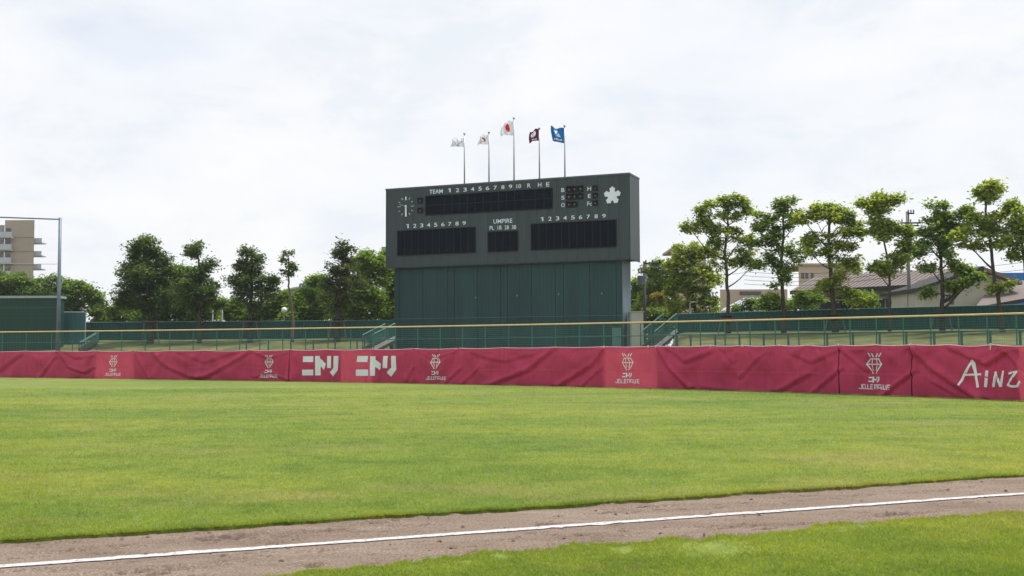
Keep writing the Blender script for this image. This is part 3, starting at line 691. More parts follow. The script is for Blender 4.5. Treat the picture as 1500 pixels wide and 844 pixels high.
# dark green boundary wall on top of the bank
def bwall(pxs, ytop, lab):
    org = (*W(pxs[len(pxs)//2], 515, d_wall(pxs[len(pxs)//2]))[:2], 2.3); t = empty('boundary_wall', org, lab, 'wall', 'dark green boundary walls')
    for k, (a, b) in enumerate(zip(pxs[:-1], pxs[1:])):
        mb = MB(); P = W(a, 515, d_wall(a)); Q = W(b, 515, d_wall(b)); zt = [ZH(x, ytop(x), d_wall(x)) for x in (a, b)]; z0 = min(wall_base_z(a), wall_base_z(b))-.5
        d2 = Vector((Q.x-P.x, Q.y-P.y, 0)); n = Vector((d2.y, -d2.x, 0)).normalized(); nr = 9; bot = []; top = []
        for i in range(nr*4+1):
            u = 0.006+0.988*i/(nr*4); off = (0.0, 0.035, 0.035, 0.0)[i % 4] if i < nr*4 else 0
            q = P + d2*u + n*off; bot.append((q.x, q.y, z0)); top.append((q.x, q.y, zt[0]*(1-u)+zt[1]*u))
        m_ = len(bot); mb.add(bot+top, [(i, i+1, m_+i+1, m_+i) for i in range(m_-1)])
        bk = [(P.x-n.x*.1, P.y-n.y*.1), (Q.x-n.x*.1, Q.y-n.y*.1)]
        q0 = P-n*.02; q1 = Q-n*.02
        mb.add([(q0.x, q0.y, z0), (q1.x, q1.y, z0), (q1.x-n.x*.1, q1.y-n.y*.1, z0), (q0.x-n.x*.1, q0.y-n.y*.1, z0),
                (q0.x, q0.y, zt[0]-.01), (q1.x, q1.y, zt[1]-.01), (q1.x-n.x*.1, q1.y-n.y*.1, zt[1]-.01), (q0.x-n.x*.1, q0.y-n.y*.1, zt[0]-.01)], [(0,3,2,1),(4,5,6,7),(0,1,5,4),(1,2,6,5),(2,3,7,6),(3,0,4,7)])
        mb.build('wall_panel', M_bgreen if random.random() < .7 else M_bgreen2, t, org)
    mb = MB(); mb.tube([Vector((*W(x, 515, d_wall(x)-.03)[:2], ZH(x, ytop(x), d_wall(x)-.03))) for x in np.linspace(pxs[0], pxs[-1], 30)], .035, 6); mb.build('cap_rail', mat('cap_green', (0.06, 0.16, 0.14), .5), t, org)
M_bgreen2 = mat('boundary_green_paint_b', (0.022, 0.086, 0.083), 0.55, 0.12, 0.8, streak=True)
bwall(list(np.arange(122, 600, 26)), lambda x: extrap(x, [150, 578], [472.6, 469.3]), 'dark green sheet wall along the top of the left bank behind the dark trees')
bwall(list(np.arange(990, 1700, 31.5)), lambda x: extrap(x, [990, 1220, 1500], [460.5, 453.7, 446.5]), 'dark green sheet wall along the top of the right bank below the brown roofed house')
# taller teal screen beside the pole on the left
def screen():
    org = (*W(105, 515, 96)[:2], 2.2); t = empty('screen_panel', org, 'pale teal screen wall standing between the green shed and the left stairs', 'screen')
    for a, b in ((88, 100), (100.3, 112), (112.3, 124)):
        mb = MB(); P = W(a, 515, 95.5); Q = W(b, 515, 95.5); z0, z1 = 1.9, ZH(a, 458, 95.5)
        mb.box(P.x, Q.x-.02, 95.5, 95.6, z0, z1)
        for i in range(4): x = P.x+(Q.x-P.x)*(i+.5)/4; mb.box(x-.03, x+.03, 95.46, 95.5, z0, z1-.02)
        mb.build('panel', mat('teal_screen', (0.06, 0.16, 0.17), .5, .1, 1, streak=True), t, org)
    mb = MB(); mb.tube([W(88, 457.6, 95.5), W(124.5, 457.6, 95.5)], .05, 6); mb.build('top_rail', M_steel, t, org)
    mb = MB(); P = W(124.5, 515, 95.45); mb.tube([(P.x, 95.45, 1.9), (P.x, 95.45, ZH(124, 457, 95.45))], .05, 6); mb.build('post', M_steel, t, org)
screen()

# ------------------------------------------------------------------ scoreboard
dA, dB = 92.0, 84.0
PA = W(565, 333, dA); PB = W(922, 318, dB)
uvec = Vector((PB.x-PA.x, PB.y-PA.y, 0)); BW = uvec.length; uvec.normalize(); vvec = Vector((-uvec.y, uvec.x, 0))
BO = Vector((PA.x, PA.y, 0)); RZ = math.atan2(uvec.y, uvec.x)
def bp(px, py, v=0.0):                   # place on the board's face -> (u, z) of the board
    r = ray(px, py); o = BO+vvec*v; k = (o-CAM).dot(vvec)/r.dot(vvec); p = CAM+r*k; return ((p-BO).dot(uvec), p.z)
ZT = (bp(565, 276.5)[1]+bp(922, 254)[1])/2; ZB = (bp(565, 391)[1]+bp(922, 380.5)[1])/2
SB = empty('scoreboard', BO, 'dark charcoal scoreboard with clock, score windows and blossom emblem on a tall green wall', 'scoreboard', rz=RZ)
def sb(mb, name, m, parent=None, smooth=False):
    return link(name, mb.mesh(name, m, (0, 0, 0), smooth), parent or SB)
DEP = 2.8
mb = MB(); mb.box(0.0, BW, 0.06, DEP, ZB, ZT); sb(mb, 'cabinet', [M_cab])
npan = 25; pw = BW/npan; panm = [None, None]
for k in range(npan):
    j = 1 if k % 3 == 1 else 0
    if panm[j] is None:
        mb = MB(); mb.box(0.004, pw-.012, 0.0, 0.055, ZB+.002, ZT-.12)
        for i in range(1, 4): mb.box(pw*i/4-.02, pw*i/4+.02, -.012, 0.0, ZB+.02, ZT-.14)
        panm[j] = mb.mesh('cladding_panel', M_cab if j == 0 else mat('charcoal_cabinet_paint_b', (0.049, 0.063, 0.075), .55, .2, .9, streak=True))
    link('cladding_panel', panm[j], SB, (k*pw, 0, 0))
for k in range(3):
    mb = MB(); mb.box(BW+.003, BW+.045, .05+k*.92, .05+k*.92+.905, ZB+.02, ZT-.13); sb(mb, 'side_panel', mat('charcoal_side_paint', (0.066, 0.078, 0.088), .6, .1, 1, streak=True))
mb = MB(); mb.box(-.03, BW+.07, -.04, DEP+.05, ZT-.115, ZT+.02); sb(mb, 'coping', mat('coping_paint', (0.085, 0.098, 0.10), .5))
mb = MB(); mb.box(-.02, BW+.06, -.03, .04, ZB-.09, ZB-.002); mb.box(BW+.02, BW+.06, .045, DEP, ZB-.09, ZB-.002); sb(mb, 'bottom_trim', M_cabdark)
def rect(x0, y0, x1, y1):                # rect given by left-top pixel and right-bottom pixel on the face
    a = bp(x0, y0, -.05); b = bp(x1, y1, -.05); return a[0], b[0], b[1], a[1]
CELLS = {}
def cellmesh(cw, ch):
    key = (round(cw, 2), round(ch, 2))
    if key not in CELLS:
        mb = MB(); mb.box(.025, cw-.025, -.004, .02, .025, ch-.025)
        CELLS[key] = mb.mesh('display_cell', M_disp)
    return CELLS[key]
def display(px0, pxtl, pxbl, px1, pxtr, pxbr, splits, rows):
    a = bp(px0, pxtl, -.05); b = bp(px0, pxbl, -.05); c = bp(px1, pxtr, -.05); d = bp(px1, pxbr, -.05)
    zt = (a[1]+c[1])/2; zb = (b[1]+d[1])/2; x0, x1 = a[0], c[0]
    mb = MB(); mb.box(x0, x1, -.045, -.013, zb, zt); f = sb(mb, 'display_window', M_dispf)
    for s in ((x0-.03, x0, zb-.03, zt+.03), (x1, x1+.03, zb-.03, zt+.03), (x0, x1, zb-.03, zb), (x0, x1, zt, zt+.03)):
        pass
    mb = MB()
    mb.box(x0-.04, x0-.001, -.10, -.012, zb-.04, zt+.04); mb.box(x1+.001, x1+.04, -.10, -.012, zb-.04, zt+.04); mb.box(x0, x1, -.10, -.012, zb-.04, zb-.001); mb.box(x0, x1, -.10, -.012, zt+.001, zt+.04)
    sb(mb, 'window_frame', M_hood, f)
    ch = (zt-zb)/rows; tot = sum(splits); acc = 0
    for s in splits:
        cw = (x1-x0)*s/tot
        for r in range(rows):
            link('display_cell', cellmesh(cw, ch), f, (x0+(x1-x0)*acc/tot, -.05, zb+r*ch))
        acc += s
display(624, 287.5, 315, 808.5, 276.5, 305, [27]+[11.2]*10+[17, 12, 11], 2)
display(582.6, 338.8, 374, 695.8, 332.8, 369.6, [1]*11, 1)
display(715.4, 340.2, 368.8, 758, 338.6, 367, [1]*4, 1)
display(778.4, 328.2, 366, 902, 322.8, 361, [1]*11, 1)
def text_obj(name, s, x0, x1, y0, y1, off=0.0, parent=None, slab=-.03):
    cu = bpy.data.curves.new(name, 'FONT'); cu.body = s; cu.offset = 0.009 + off; cu.extrude = 0.0; cu.resolution_u = 4
    o = bpy.data.objects.new(name, cu); COL.objects.link(o); dg = bpy.context.evaluated_depsgraph_get(); dg.update()
    me = bpy.data.meshes.new_from_object(o.evaluated_get(dg)); bpy.data.objects.remove(o); bpy.data.curves.remove(cu)
    n = len(me.vertices); c = np.empty(n*3, np.float32); me.vertices.foreach_get('co', c); c = c.reshape(-1, 3)
    mn, mx_ = c[:, :2].min(0), c[:, :2].max(0)
    a = bp(x0, (y0[0] if isinstance(y0, tuple) else y0), slab); ym = lambda x, y: bp(x, y, slab)
    xl, xr = bp(x0, 300, slab)[0], bp(x1, 300, slab)[0]
    zt = bp((x0+x1)/2, y0, slab)[1]; zb = bp((x0+x1)/2, y1, slab)[1]
    out = np.empty_like(c); out[:, 0] = xl+(c[:, 0]-mn[0])/(mx_[0]-mn[0])*(xr-xl); out[:, 2] = zb+(c[:, 1]-mn[1])/(mx_[1]-mn[1])*(zt-zb); out[:, 1] = slab
    me.vertices.foreach_set('co', out.ravel()); me.materials.clear(); me.materials.append(M_white); me.update()
    if s == '1':
        z0, z1, xm = zb, zt, (xl+xr)/2; h_ = z1-z0; mb = MB()
        mb.add([(xm-.03, slab, z0), (xm+.09, slab, z0), (xm+.09, slab, z1), (xm-.03, slab, z1), (xm-.03, slab, z1-.16*h_), (xm-.14, slab, z1-.26*h_), (xm-.14, slab, z1-.13*h_)], [(0,1,2,3,4), (3,6,5,4)])
        me = mb.mesh('numeral', M_white)
    return link(name, me, parent or SB)
def tx(s, zx0, zx1, zy0, zy1, left=True, name=None):   # coordinates read from the two zooms of the board
    ox, k = (560, 1160/220) if left else (740, 1160/220)
    text_obj(name or 'lettering', s, ox+zx0/k, ox+zx1/k, 240+zy0/k, 240+zy1/k)
tx('TEAM', 364, 467, 198, 230)
for s, a, b, y0, y1 in [('1',513,528,190,220),('2',568,594,189,219),('3',626,653,185,215),('4',684,711,181,211),('5',742,769,177,207),('6',800,827,173,203),('7',860,886,170,200),('8',920,944,166,196),('9',978,1004,161,191),('10',1037,1072,157,189),('R',1121,1147,152,184)]:
    tx(s, a, b, y0, y1, name='numeral' if s.isdigit() else 'lettering')
tx('H', 254, 281, 146, 178, False); tx('E', 318, 343, 143, 175, False)
for s, a, b, y0, y1 in [('1',190,204,466,497),('2',238,264,464,494),('3',291,317,461,491),('4',344,371,458,488),('5',399,425,456,486),('6',455,481,453,483),('7',509,534,450,480),('8',564,590,447,477),('9',619,645,444,474)]:
    tx(s, a, b, y0, y1, name='numeral')
for s, a, b, y0, y1 in [('1',279,293,412,443),('2',332,359,409,440),('3',390,417,406,437),('4',448,476,403,433),('5',508,537,400,430),('6',568,595,397,427),('7',628,655,394,424),('8',689,715,391,421),('9',748,776,388,418)]:
    tx(s, a, b, y0, y1, False, name='numeral')
tx('UMPIRE', 858, 1004, 426, 459); tx('PL', 829, 862, 481, 511); tx('1B', 890, 921, 478, 508); tx('2B', 944, 978, 476, 506); tx('3B', 1000, 1034, 474, 504)
tx('B', 434, 459, 188, 218, False); tx('S', 434, 459, 247, 277, False); tx('O', 433, 461, 304, 334, False)
tx('H', 636, 664, 177, 207, False); tx('E', 640, 662, 234, 264, False); tx('Fc', 634, 669, 292, 324, False)
def lampbox(zx0, zx1, zy0, zy1, left, n=1):
    ox, k = (560 if left else 740), 1160/220
    a = bp(ox+zx0/k, 240+zy0/k, -.05); b = bp(ox+zx1/k, 240+zy1/k, -.05)
    for i in range(n):
        x0 = a[0]+(b[0]-a[0])*i/n+.015; x1 = a[0]+(b[0]-a[0])*(i+1)/n-.015; zb, zt = b[1], a[1]
        mb = MB(); mb.box(x0, x1, -.05, -.013, zb, zt); mb.box(x0, x1, -.20, -.05, zt-.03, zt); mb.box(x0, x0+.03, -.16, -.05, zb+.1, zt-.03); mb.box(x1-.03, x1, -.16, -.05, zb+.1, zt-.03)
        h = sb(mb, 'count_lamp', M_hood)
        mb = MB(); mb.sphere(((x0+x1)/2, -.06, (zb+zt)/2-.02), (x1-x0)*.26, 10, 6); sb(mb, 'lens', M_lamp, h, True)
lampbox(472, 604, 176, 218, False, 3); lampbox(472, 604, 234, 274, False, 3); lampbox(472, 558, 295, 336, False, 2)
lampbox(676, 716, 170, 208, False); lampbox(676, 716, 227, 266, False); lampbox(676, 716, 285, 326, False)
lampbox(274, 312, 266, 308, True); lampbox(274, 312, 341, 382, True)
# clock
cc = bp(560+182/5.2727, 240+330/5.2727, -.03); rr = abs(bp(560+245/5.2727, 300, -.03)[0]-cc[0])
ck = MB(); ck.tube([(cc[0], -.03, cc[1]), (cc[0], -.05, cc[1])], .10, 12); CK = sb(ck, 'clock', M_white)
for k in range(12):
    a = math.pi*k/6; l_ = .36*rr if k % 3 == 0 else .20*rr; wd = .11 if k % 3 == 0 else .10; s, c = math.sin(a), math.cos(a)
    mb = MB(); mb.bar((cc[0]+s*rr, -.032, cc[1]+c*rr*1.08), (cc[0]+s*(rr-l_), -.032, cc[1]+c*(rr-l_)*1.08), wd, .03); sb(mb, 'hour_mark', M_white, CK)
mb = MB(); mb.bar((cc[0], -.06, cc[1]+.12), (cc[0]+.02, -.06, cc[1]-rr*1.12), .15, .02); sb(mb, 'minute_hand', M_white, CK)
mb = MB(); mb.bar((cc[0]+.1, -.085, cc[1]-.03), (cc[0]-rr*.66, -.085, cc[1]+rr*.22), .27, .02); sb(mb, 'hour_hand', M_white, CK)
# blossom emblem
ec = bp(740+827/5.2727, 240+243/5.2727, -.05); er = (bp(740+889/5.2727, 290, -.05)[0]-bp(740+766/5.2727, 290, -.05)[0])/2
pol = []
for k in range(5):
    a0 = math.pi/2 - k*math.tau/5
    for da, r in ((-.62, .50), (-.30, .90), (-.19, .97), (-.10, .95), (0.0, 1.08), (.10, .95), (.19, .97), (.30, .90), ) if False else ((.42, .72), (.38, .93), (.14, .97), (0, 1.10), (-.14, .97), (-.38, .93), (-.42, .72), (-.628, .52)):
        pol.append((ec[0]+er*1.02*r*math.cos(a0+da), ec[1]-.03+er*1.04*r*math.sin(a0+da)))
mb = MB(); mb.prism(pol, -.055, -.013); sb(mb, 'blossom_emblem', M_white)
# green wall under the cabinet
RV = .38
ux0, ux1 = bp(577.5, 450, RV)[0], bp(911.5, 450, RV)[0]
seams = [577.5, 585, 619.5, 655.5, 666, 699, 733.5, 743.5, 779, 813.5, 825.5, 864, 903, 911.5]
mb = MB(); mb.box(ux0+.02, ux1-.02, RV+.07, DEP-.1, -.05, ZB-.01); sb(mb, 'wall_core', M_cabdark)
for k, (a, b) in enumerate(zip(seams[:-1], seams[1:])):
    x0, x1 = bp(a, 450, RV)[0]+.018, bp(b, 450, RV)[0]-.018
    mb = MB(); mb.box(x0, x1, RV, RV+.06, -.03, ZB-.012)
    if k == 1:
        pass
    nr = int((x1-x0)/.30)
    for i in range(1, nr): x = x0+(x1-x0)*i/nr; mb.box(x-.012, x+.012, RV-.010, RV, -.03, ZB-.02)
    sb(mb, 'wall_panel', M_green if k % 2 else M_green2)
mb = MB(); mb.box(ux1+.004, ux1+.05, RV+.01, DEP-.12, -.05, ZB-.012); sb(mb, 'side_cladding', M_bluegrey)
xs = [bp(897, 490, RV)[0], bp(910, 490, RV)[0]]; zs = [bp(903, 480, RV)[1]]
mb = MB(); mb.box(xs[0], xs[1], RV-.05, RV-.012, .05, zs[0]); D = sb(mb, 'door', mat('door_green_paint', (0.085, 0.17, 0.165), .5))
mb = MB(); mb.box(xs[1]-.12, xs[1]-.07, RV-.09, RV-.052, 1.15, 1.3); sb(mb, 'handle', M_steel, D)
mb = MB(); z = bp(744, 464.5, RV)[1]; mb.tube([(ux0, RV-.05, bp(578, 467.5, RV)[1]), (ux1, RV-.05, bp(911, 462, RV)[1])], .02, 5); sb(mb, 'cable_run', mat('cable_blue', (0.10, 0.17, 0.25), .5))
for px, py in ((757.5, 433), (818.5, 431), (881.5, 430), (697, 436)):
    q = bp(px, py, RV); mb = MB(); mb.box(q[0]-.04, q[0]+.04, RV-.03, RV-.011, q[1]-.07, q[1]+.07); sb(mb, 'vent_cap', mat('cap_grey', (0.2, 0.27, 0.27), .5))

# ------------------------------------------------------------------ flagpoles and flags
def ribbons(poly_tests, u, v):
    for i, f in enumerate(poly_tests):
        if f(u, v): return i+1
    return 0
def flag(px, ytop, ybot, fly, hang, mats, tests, lab, droop, plab, phase):
    q = bp(px, ybot, 1.2); pos = BO+uvec*q[0]+vvec*1.2; zb = ZT+.02; zt = bp(px, ytop, 1.2)[1]; d = pos.y
    po = (pos.x, pos.y, zb); t = empty('flagpole', po, plab, 'flagpole', 'flagpoles on top of the scoreboard')
    mb = MB(); mb.tube([(pos.x, pos.y, zb), (pos.x, pos.y, zt-.08)], [.062, .042], 8); mb.build('pole', M_steel, t, po, True)
    mb = MB(); mb.sphere((pos.x, pos.y, zt), .10, 8, 6); mb.build('finial', M_steel, t, po, True)
    mb = MB(); mb.tube([(pos.x, pos.y, zb), (pos.x, pos.y, zb+.12)], .13, 8); mb.build('base_plate', M_dark, t, po)
    ft, fb, fl = fly; zt2 = bp(px, ft, 1.2)[1]; H = zt2-bp(px, fb, 1.2)[1]; Lf = (px-fl)*d/F
    nu, nv = 46, 36; vs = []
    for j in range(nv+1):
        for i in range(nu+1):
            u, v = i/nu, j/nv
            x = -Lf*u*(1-.10*math.sin(v*3+phase)); y = .30*math.sin(u*7.5+v*2.6+phase)*u**.6 + .12*math.sin(u*13-v*4)*u
            z = zt2 - v*H*(1-.12*u) - droop*u*u - .10*math.sin(u*6+phase)*u
            vs.append((pos.x-.05+x, pos.y+y, z))
    mb = MB(); k = 0; fc = grid_faces(nu+1, nv+1); mb.add(vs, fc)
    mb.mi = [ribbons(tests, ((n % nu)+.5)/nu, ((n//nu)+.5)/nv) for n in range(len(fc))]
    o = mb.build('flag', mats, None, (pos.x, pos.y, zb), True); tag(o, lab, 'flag', 'flags flying above the scoreboard')
fw = mat('flag_white', (0.82, 0.85, 0.92), .8, .05, trans=.35); fr = mat('flag_red', (0.60, 0.02, 0.04), .8, trans=.3); fm = mat('flag_maroon', (0.13, 0.018, 0.05), .8, trans=.3)
fb_ = mat('flag_blue', (0.01, 0.15, 0.42), .8, trans=.3); fg = mat('flag_grey', (0.42, 0.40, 0.52), .8, trans=.3)
E = lambda cx, cy, rx, ry: (lambda u, v: ((u-cx)/rx)**2+((v-cy)/ry)**2 < 1)
B = lambda x0, x1, y0, y1: (lambda u, v: x0 < u < x1 and y0 < v < y1)
flag(680.3, 196, 268, (202, 215.5, 661), 0, [fw, fg], [lambda u, v: abs(v-.62+.25*math.sin(u*9)) < .07 and .1 < u < .85, ], 'translucent white flag with grey script, leftmost above the scoreboard', .1, 'leftmost thin flagpole, carrying the white flag with grey script', .3)
flag(716.3, 194, 266, (197, 212, 701.5), 0, [fw, fr, fg], [lambda u, v: abs((v-.5)+(u-.45)*.9) < .10 and .28 < u < .68, lambda u, v: abs((v-.72)-.2*(u-.5)) < .05 and .3 < u < .8], 'white flag with a small red slash, second from the left', .15, 'second thin flagpole from the left, carrying the white flag with red slash', 1.2)
flag(753, 173, 264, (177.5, 199, 735.8), 0, [fw, fr], [lambda u, v: ((u-.46-(.5-v)*.35)/.17)**2+((v-.47)/.30)**2 < 1], 'Japanese flag with red disc on the tallest pole', .1, 'tallest flagpole, in the middle of the row above the scoreboard', 2.2)
flag(790.3, 188, 262, (189, 206.5, 777), 0, [fm, fw], [E(.55, .38, .24, .26), lambda u, v: .2 < u < .7 and .80 < v < .90], 'dark maroon flag with white round emblem', .25, 'flagpole carrying the maroon flag, second from the right', 3.0)
flag(827.5, 184.5, 259, (187.5, 210, 809.5), 0, [fb_, fw], [lambda u, v: abs((u-.5)+(v-.4)*.5) < .13 and .15 < v < .62 and not abs((u-.5)-(v-.35)*.8) < .04, lambda u, v: .74 < v < .86 and .15 < u < .85 and int(u*22) % 3 != 0], 'bright blue flag with white figure and lettering, rightmost', -.1, 'rightmost flagpole, carrying the blue flag', 4.1)

# ------------------------------------------------------------------ trees
def tree(name, trunk, tw, d, blobs, leaf, lab, cat='tree', group=None, dens=1.0, bark=None, base_z=None, ls=1.0, puff=0.42, limb=1.0, open_=0.0, sat=True, grow=1.0):
    rnd = random.Random(hash((trunk[0][0], len(blobs))) & 0xffff); m = d/F; tw = tw*.8
    P = [W(x, y, d) for x, y in trunk]
    if base_z is None: base_z = bank_z(trunk[0][0], d)
    P[0] = Vector((P[0].x, P[0].y, base_z-.1)) if P[0].z > base_z-.1 else P[0]
    org = (P[0].x, P[0].y, base_z)
    t = empty(name, org, lab, cat, group)
    tb = MB(); r0 = tw*m/2; n = len(P)
    rs = [r0*(1.25 if i == 0 else 1-.62*i/(n-1)) for i in range(n)]
    PP = []; RR = []
    for i in range(n-1):
        for k in range(3):
            u = k/3; q = P[i].lerp(P[i+1], u); q = q + Vector((rnd.uniform(-.05, .05), rnd.uniform(-.05, .05), 0))*(1 if i or k else 0); PP.append(q); RR.append(rs[i]*(1-u)+rs[i+1]*u)
    PP.append(P[-1]); RR.append(rs[-1]); tb.tube(PP, RR, 8)
    LV = []; rng = np.random.default_rng(rnd.randint(0, 99999))
    ex = []; LIMBS = []
    for bx, by, rx, ry in blobs:
        for _ in range(2):
            an = rnd.uniform(0, math.tau); k_ = rnd.uniform(.85, 1.2); q_ = rnd.uniform(.28, .5)
            if sat: ex.append((bx+math.cos(an)*rx*k_, by+math.sin(an)*ry*k_, rx*q_, ry*q_*1.1, (bx, by)))
    for bx, by, rx, ry, par in [(a, b, c*grow, e*grow, None) for a, b, c, e in blobs]+ex:
        c = W(bx, by, d); RX, RY = rx*m, ry*m; c.y += rnd.uniform(-.7, .7)*min(RX, 1.6)
        # limb: leaves the trunk below the blob and bends up into it
        lo = [k for k in range(len(PP)) if PP[k].z < c.z-RY*.5 and k > 1] or [1]
        k = min(lo, key=lambda k: abs((c.z-PP[k].z) - 0.75*abs(c.x-PP[k].x) - .5))
        s = PP[k]; e_ = c+Vector((0, 0, -RY*.1)); mid = s.lerp(e_, .5)+Vector((rnd.uniform(-.2, .2), rnd.uniform(-.2, .2), -.12*(e_-s).length*rnd.uniform(-.3, 1)))
        if par:
            s = W(par[0], par[1], d); mid = s.lerp(e_, .5)
        elif rnd.random() < .35 and LIMBS:      # fork from a limb already there
            s = min(LIMBS, key=lambda q_: (q_-c).length+ (2 if q_.z > c.z else 0)); mid = s.lerp(e_, .5)+Vector((rnd.uniform(-.25, .25), rnd.uniform(-.2, .2), rnd.uniform(-.2, .1)))
        LIMBS.append(mid)
        rl = min(RR[k]*.62, (.022 if par else .030)*limb + .012*(e_-s).length*limb); tb.tube([s, s.lerp(mid, .5)+Vector((0, 0, -.05)), mid, e_], [rl, rl*.8, rl*.6, rl*.3], 5)
        npf = max(5, int(RX*RY*11*dens))
        for q in range(npf):
            v = rng.normal(size=3); v /= np.linalg.norm(v); rad = rng.random()**.40*1.08; pc = np.array(c)+np.array([v[0]*RX, v[1]*min(RX, 2.2)*.9, v[2]*RY])*rad
            if open_ and rng.random() < open_: continue
            if q % 3 == 0:
                tb.tube([e_, Vector(pc)], [rl*.3, .012], 3, False)
            pr = puff*rng.uniform(.55, 1.25); nn = int(92*rng.uniform(.7, 1.2)*(pr/.5)**2)
            g = rng.normal(size=(nn, 3))*np.array([pr*.58, pr*.58, pr*.36]); g[:, 2] += -.10*pr*(g[:, 0]**2+g[:, 1]**2)/(pr*pr)
            LV.append(pc+g)
    tb.build('trunk', bark or M_bark, t, org, True)
    C = np.concatenate(LV); n = len(C); L_ = rng.uniform(.075, .15, n)[:, None]*ls*1.12
    nrm = rng.normal(size=(n, 3))+np.array([0, 0, 2.2]); nrm /= np.linalg.norm(nrm, axis=1)[:, None]
    a = np.cross(nrm, rng.normal(size=(n, 3))); a /= np.linalg.norm(a, axis=1)[:, None]; b = np.cross(nrm, a)
    v = np.stack([C-a*L_, C-b*L_*.55, C+a*L_, C+b*L_*.55], 1).reshape(-1, 3)-np.array(org)
    me = npmesh('crown', v, np.arange(4*n).reshape(-1, 4), LEAF[leaf]); link('crown', me, t)
    return t
GRP_L = 'trees in a row on the left bank'; GRP_R = 'trees in a row on the right bank'; GRP_B = 'trees beyond the boundary wall'
dl_ = lambda px: d_wall(px)-3.0
tree('evergreen_tree', [(220, 498), (220, 470), (218, 440), (214, 400), (210, 362)], 11, dl_(220), [(208,360,14,11),(217,354,8,5),(198,374,11,10),(226,370,12,11),(212,384,24,13),(188,392,9,8),(238,388,12,9),(207,404,26,12),(224,402,16,10),(188,427,20,16),(222,425,26,18),(205,440,28,11),(240,436,12,13),(178,438,10,10),(246,396,8,7),(215,452,14,7)], 'dark',
     'tallest and densest dark tree of the left row, with a broad crown', group=GRP_L, dens=3.02, sat=False, puff=.5, ls=1.05)
tree('evergreen_tree', [(292, 497), (292, 465), (291, 430), (293, 400), (290, 372)], 7, dl_(292), [(289,368,14,11),(279,370,6,5),(303,388,10,9),(296,392,7,7),(286,405,12,8),(292,401,6,6),(290,424,20,14),(309,420,11,11),(284,443,20,11),(302,440,12,9),(278,432,9,10),(322,448,7,6),(292,452,13,6)], 'dark',
     'dark clipped tree with a round ball of leaves on a thin neck', group=GRP_L, dens=2.82, sat=False, puff=.5, ls=1.05)
tree('evergreen_tree', [(366, 497), (366, 472), (366, 458), (368, 430), (370, 400), (369, 372)], 9, dl_(366), [(369,370,10,7),(375,378,7,5),(356,385,8,9),(352,392,6,6),(371,392,15,12),(348,410,13,8),(361,408,10,8),(370,414,20,12),(350,428,13,12),(384,426,11,11),(397,412,9,8),(404,410,6,6),(365,443,16,9),(389,434,9,6),(399,424,7,5)], 'dark',
     'dark forked tree spreading an arm of leaves to the right beside the thin leaning tree', group=GRP_L, dens=2.35, sat=False, puff=.5, ls=1.05, limb=1.4)
tree('slender_tree', [(428, 497), (429, 470), (427, 445), (423, 420), (422, 400), (423, 378)], 5.5, dl_(428), [(423,369,7,4),(418,371,5,3),(414,381,6,4),(421,386,9,6),(429,390,5,4),(416,398,6,4),(424,400,6,4),(431,395,3,3)], 'dark',
     'slender leaning tree with a small tuft of leaves high on a bare trunk', group=GRP_L, dens=1.89, sat=False, puff=.27, bark=M_barkl)
tree('evergreen_tree', [(494, 496), (495, 470), (494, 440), (500, 405), (502, 365)], 11, dl_(494), [(499,361,9,8),(511,368,9,6),(497,372,7,6),(505,381,8,6),(490,394,14,12),(506,398,16,13),(480,408,12,12),(516,412,18,12),(495,420,24,13),(526,420,12,8),(484,432,12,8),(508,436,16,8),(496,446,9,5)], 'olive',
     'olive green tree with a wide thinning crown nearest the scoreboard on the left', group=GRP_L, dens=1.60, sat=False, puff=.5, ls=1.05, open_=.1)
# right row
tree('camphor_tree', [(1067, 484), (1067, 460), (1066, 430), (1064, 405), (1062, 370), (1066, 330), (1066, 300)], 8, dl_(1067), [(1066,291,16,5),(1052,296,11,5),(1042,301,8,5),(1081,300,10,6),(1094,304,9,5),(1032,311,9,6),(1026,322,8,5),(1008,330,11,6),(1001,334,7,4),(1028,334,13,8),(1054,330,12,8),(1068,315,13,8),(1083,318,8,6),(1060,348,15,10),(1044,350,9,7),(1089,349,10,7),(1075,340,8,6),(1098,371,11,10),(1078,376,16,10),(1052,374,15,11),(1089,388,14,9),(1058,390,16,9),(1104,386,6,6)], 'fresh',
     'tall open yellow green tree, first of the right row beside the scoreboard', group=GRP_R, puff=.37, grow=1.04, dens=0.82, open_=0.22)
tree('camphor_tree', [(1148, 484), (1148, 455), (1146, 425), (1144, 390), (1147, 350), (1148, 310)], 9, dl_(1148), [(1150,296,11,5),(1143,303,7,4),(1114,316,9,4),(1112,327,7,7),(1121,332,10,8),(1132,322,9,7),(1133,339,8,7),(1158,315,12,6),(1157,327,10,6),(1144,343,13,9),(1122,352,11,6),(1158,360,15,9),(1139,377,17,11),(1166,376,14,10),(1122,385,11,7),(1155,391,15,7),(1107,358,5,4),(1142,414,9,9),(1150,400,9,6),(1180,434,12,5),(1168,444,13,5),(1192,440,8,4),(1130,436,8,4)], 'light',
     'sparse tree with bare lower branches and layered green tufts, second of the right row', group=GRP_R, puff=.37, grow=1.04, dens=0.78, open_=0.25, limb=1.3)
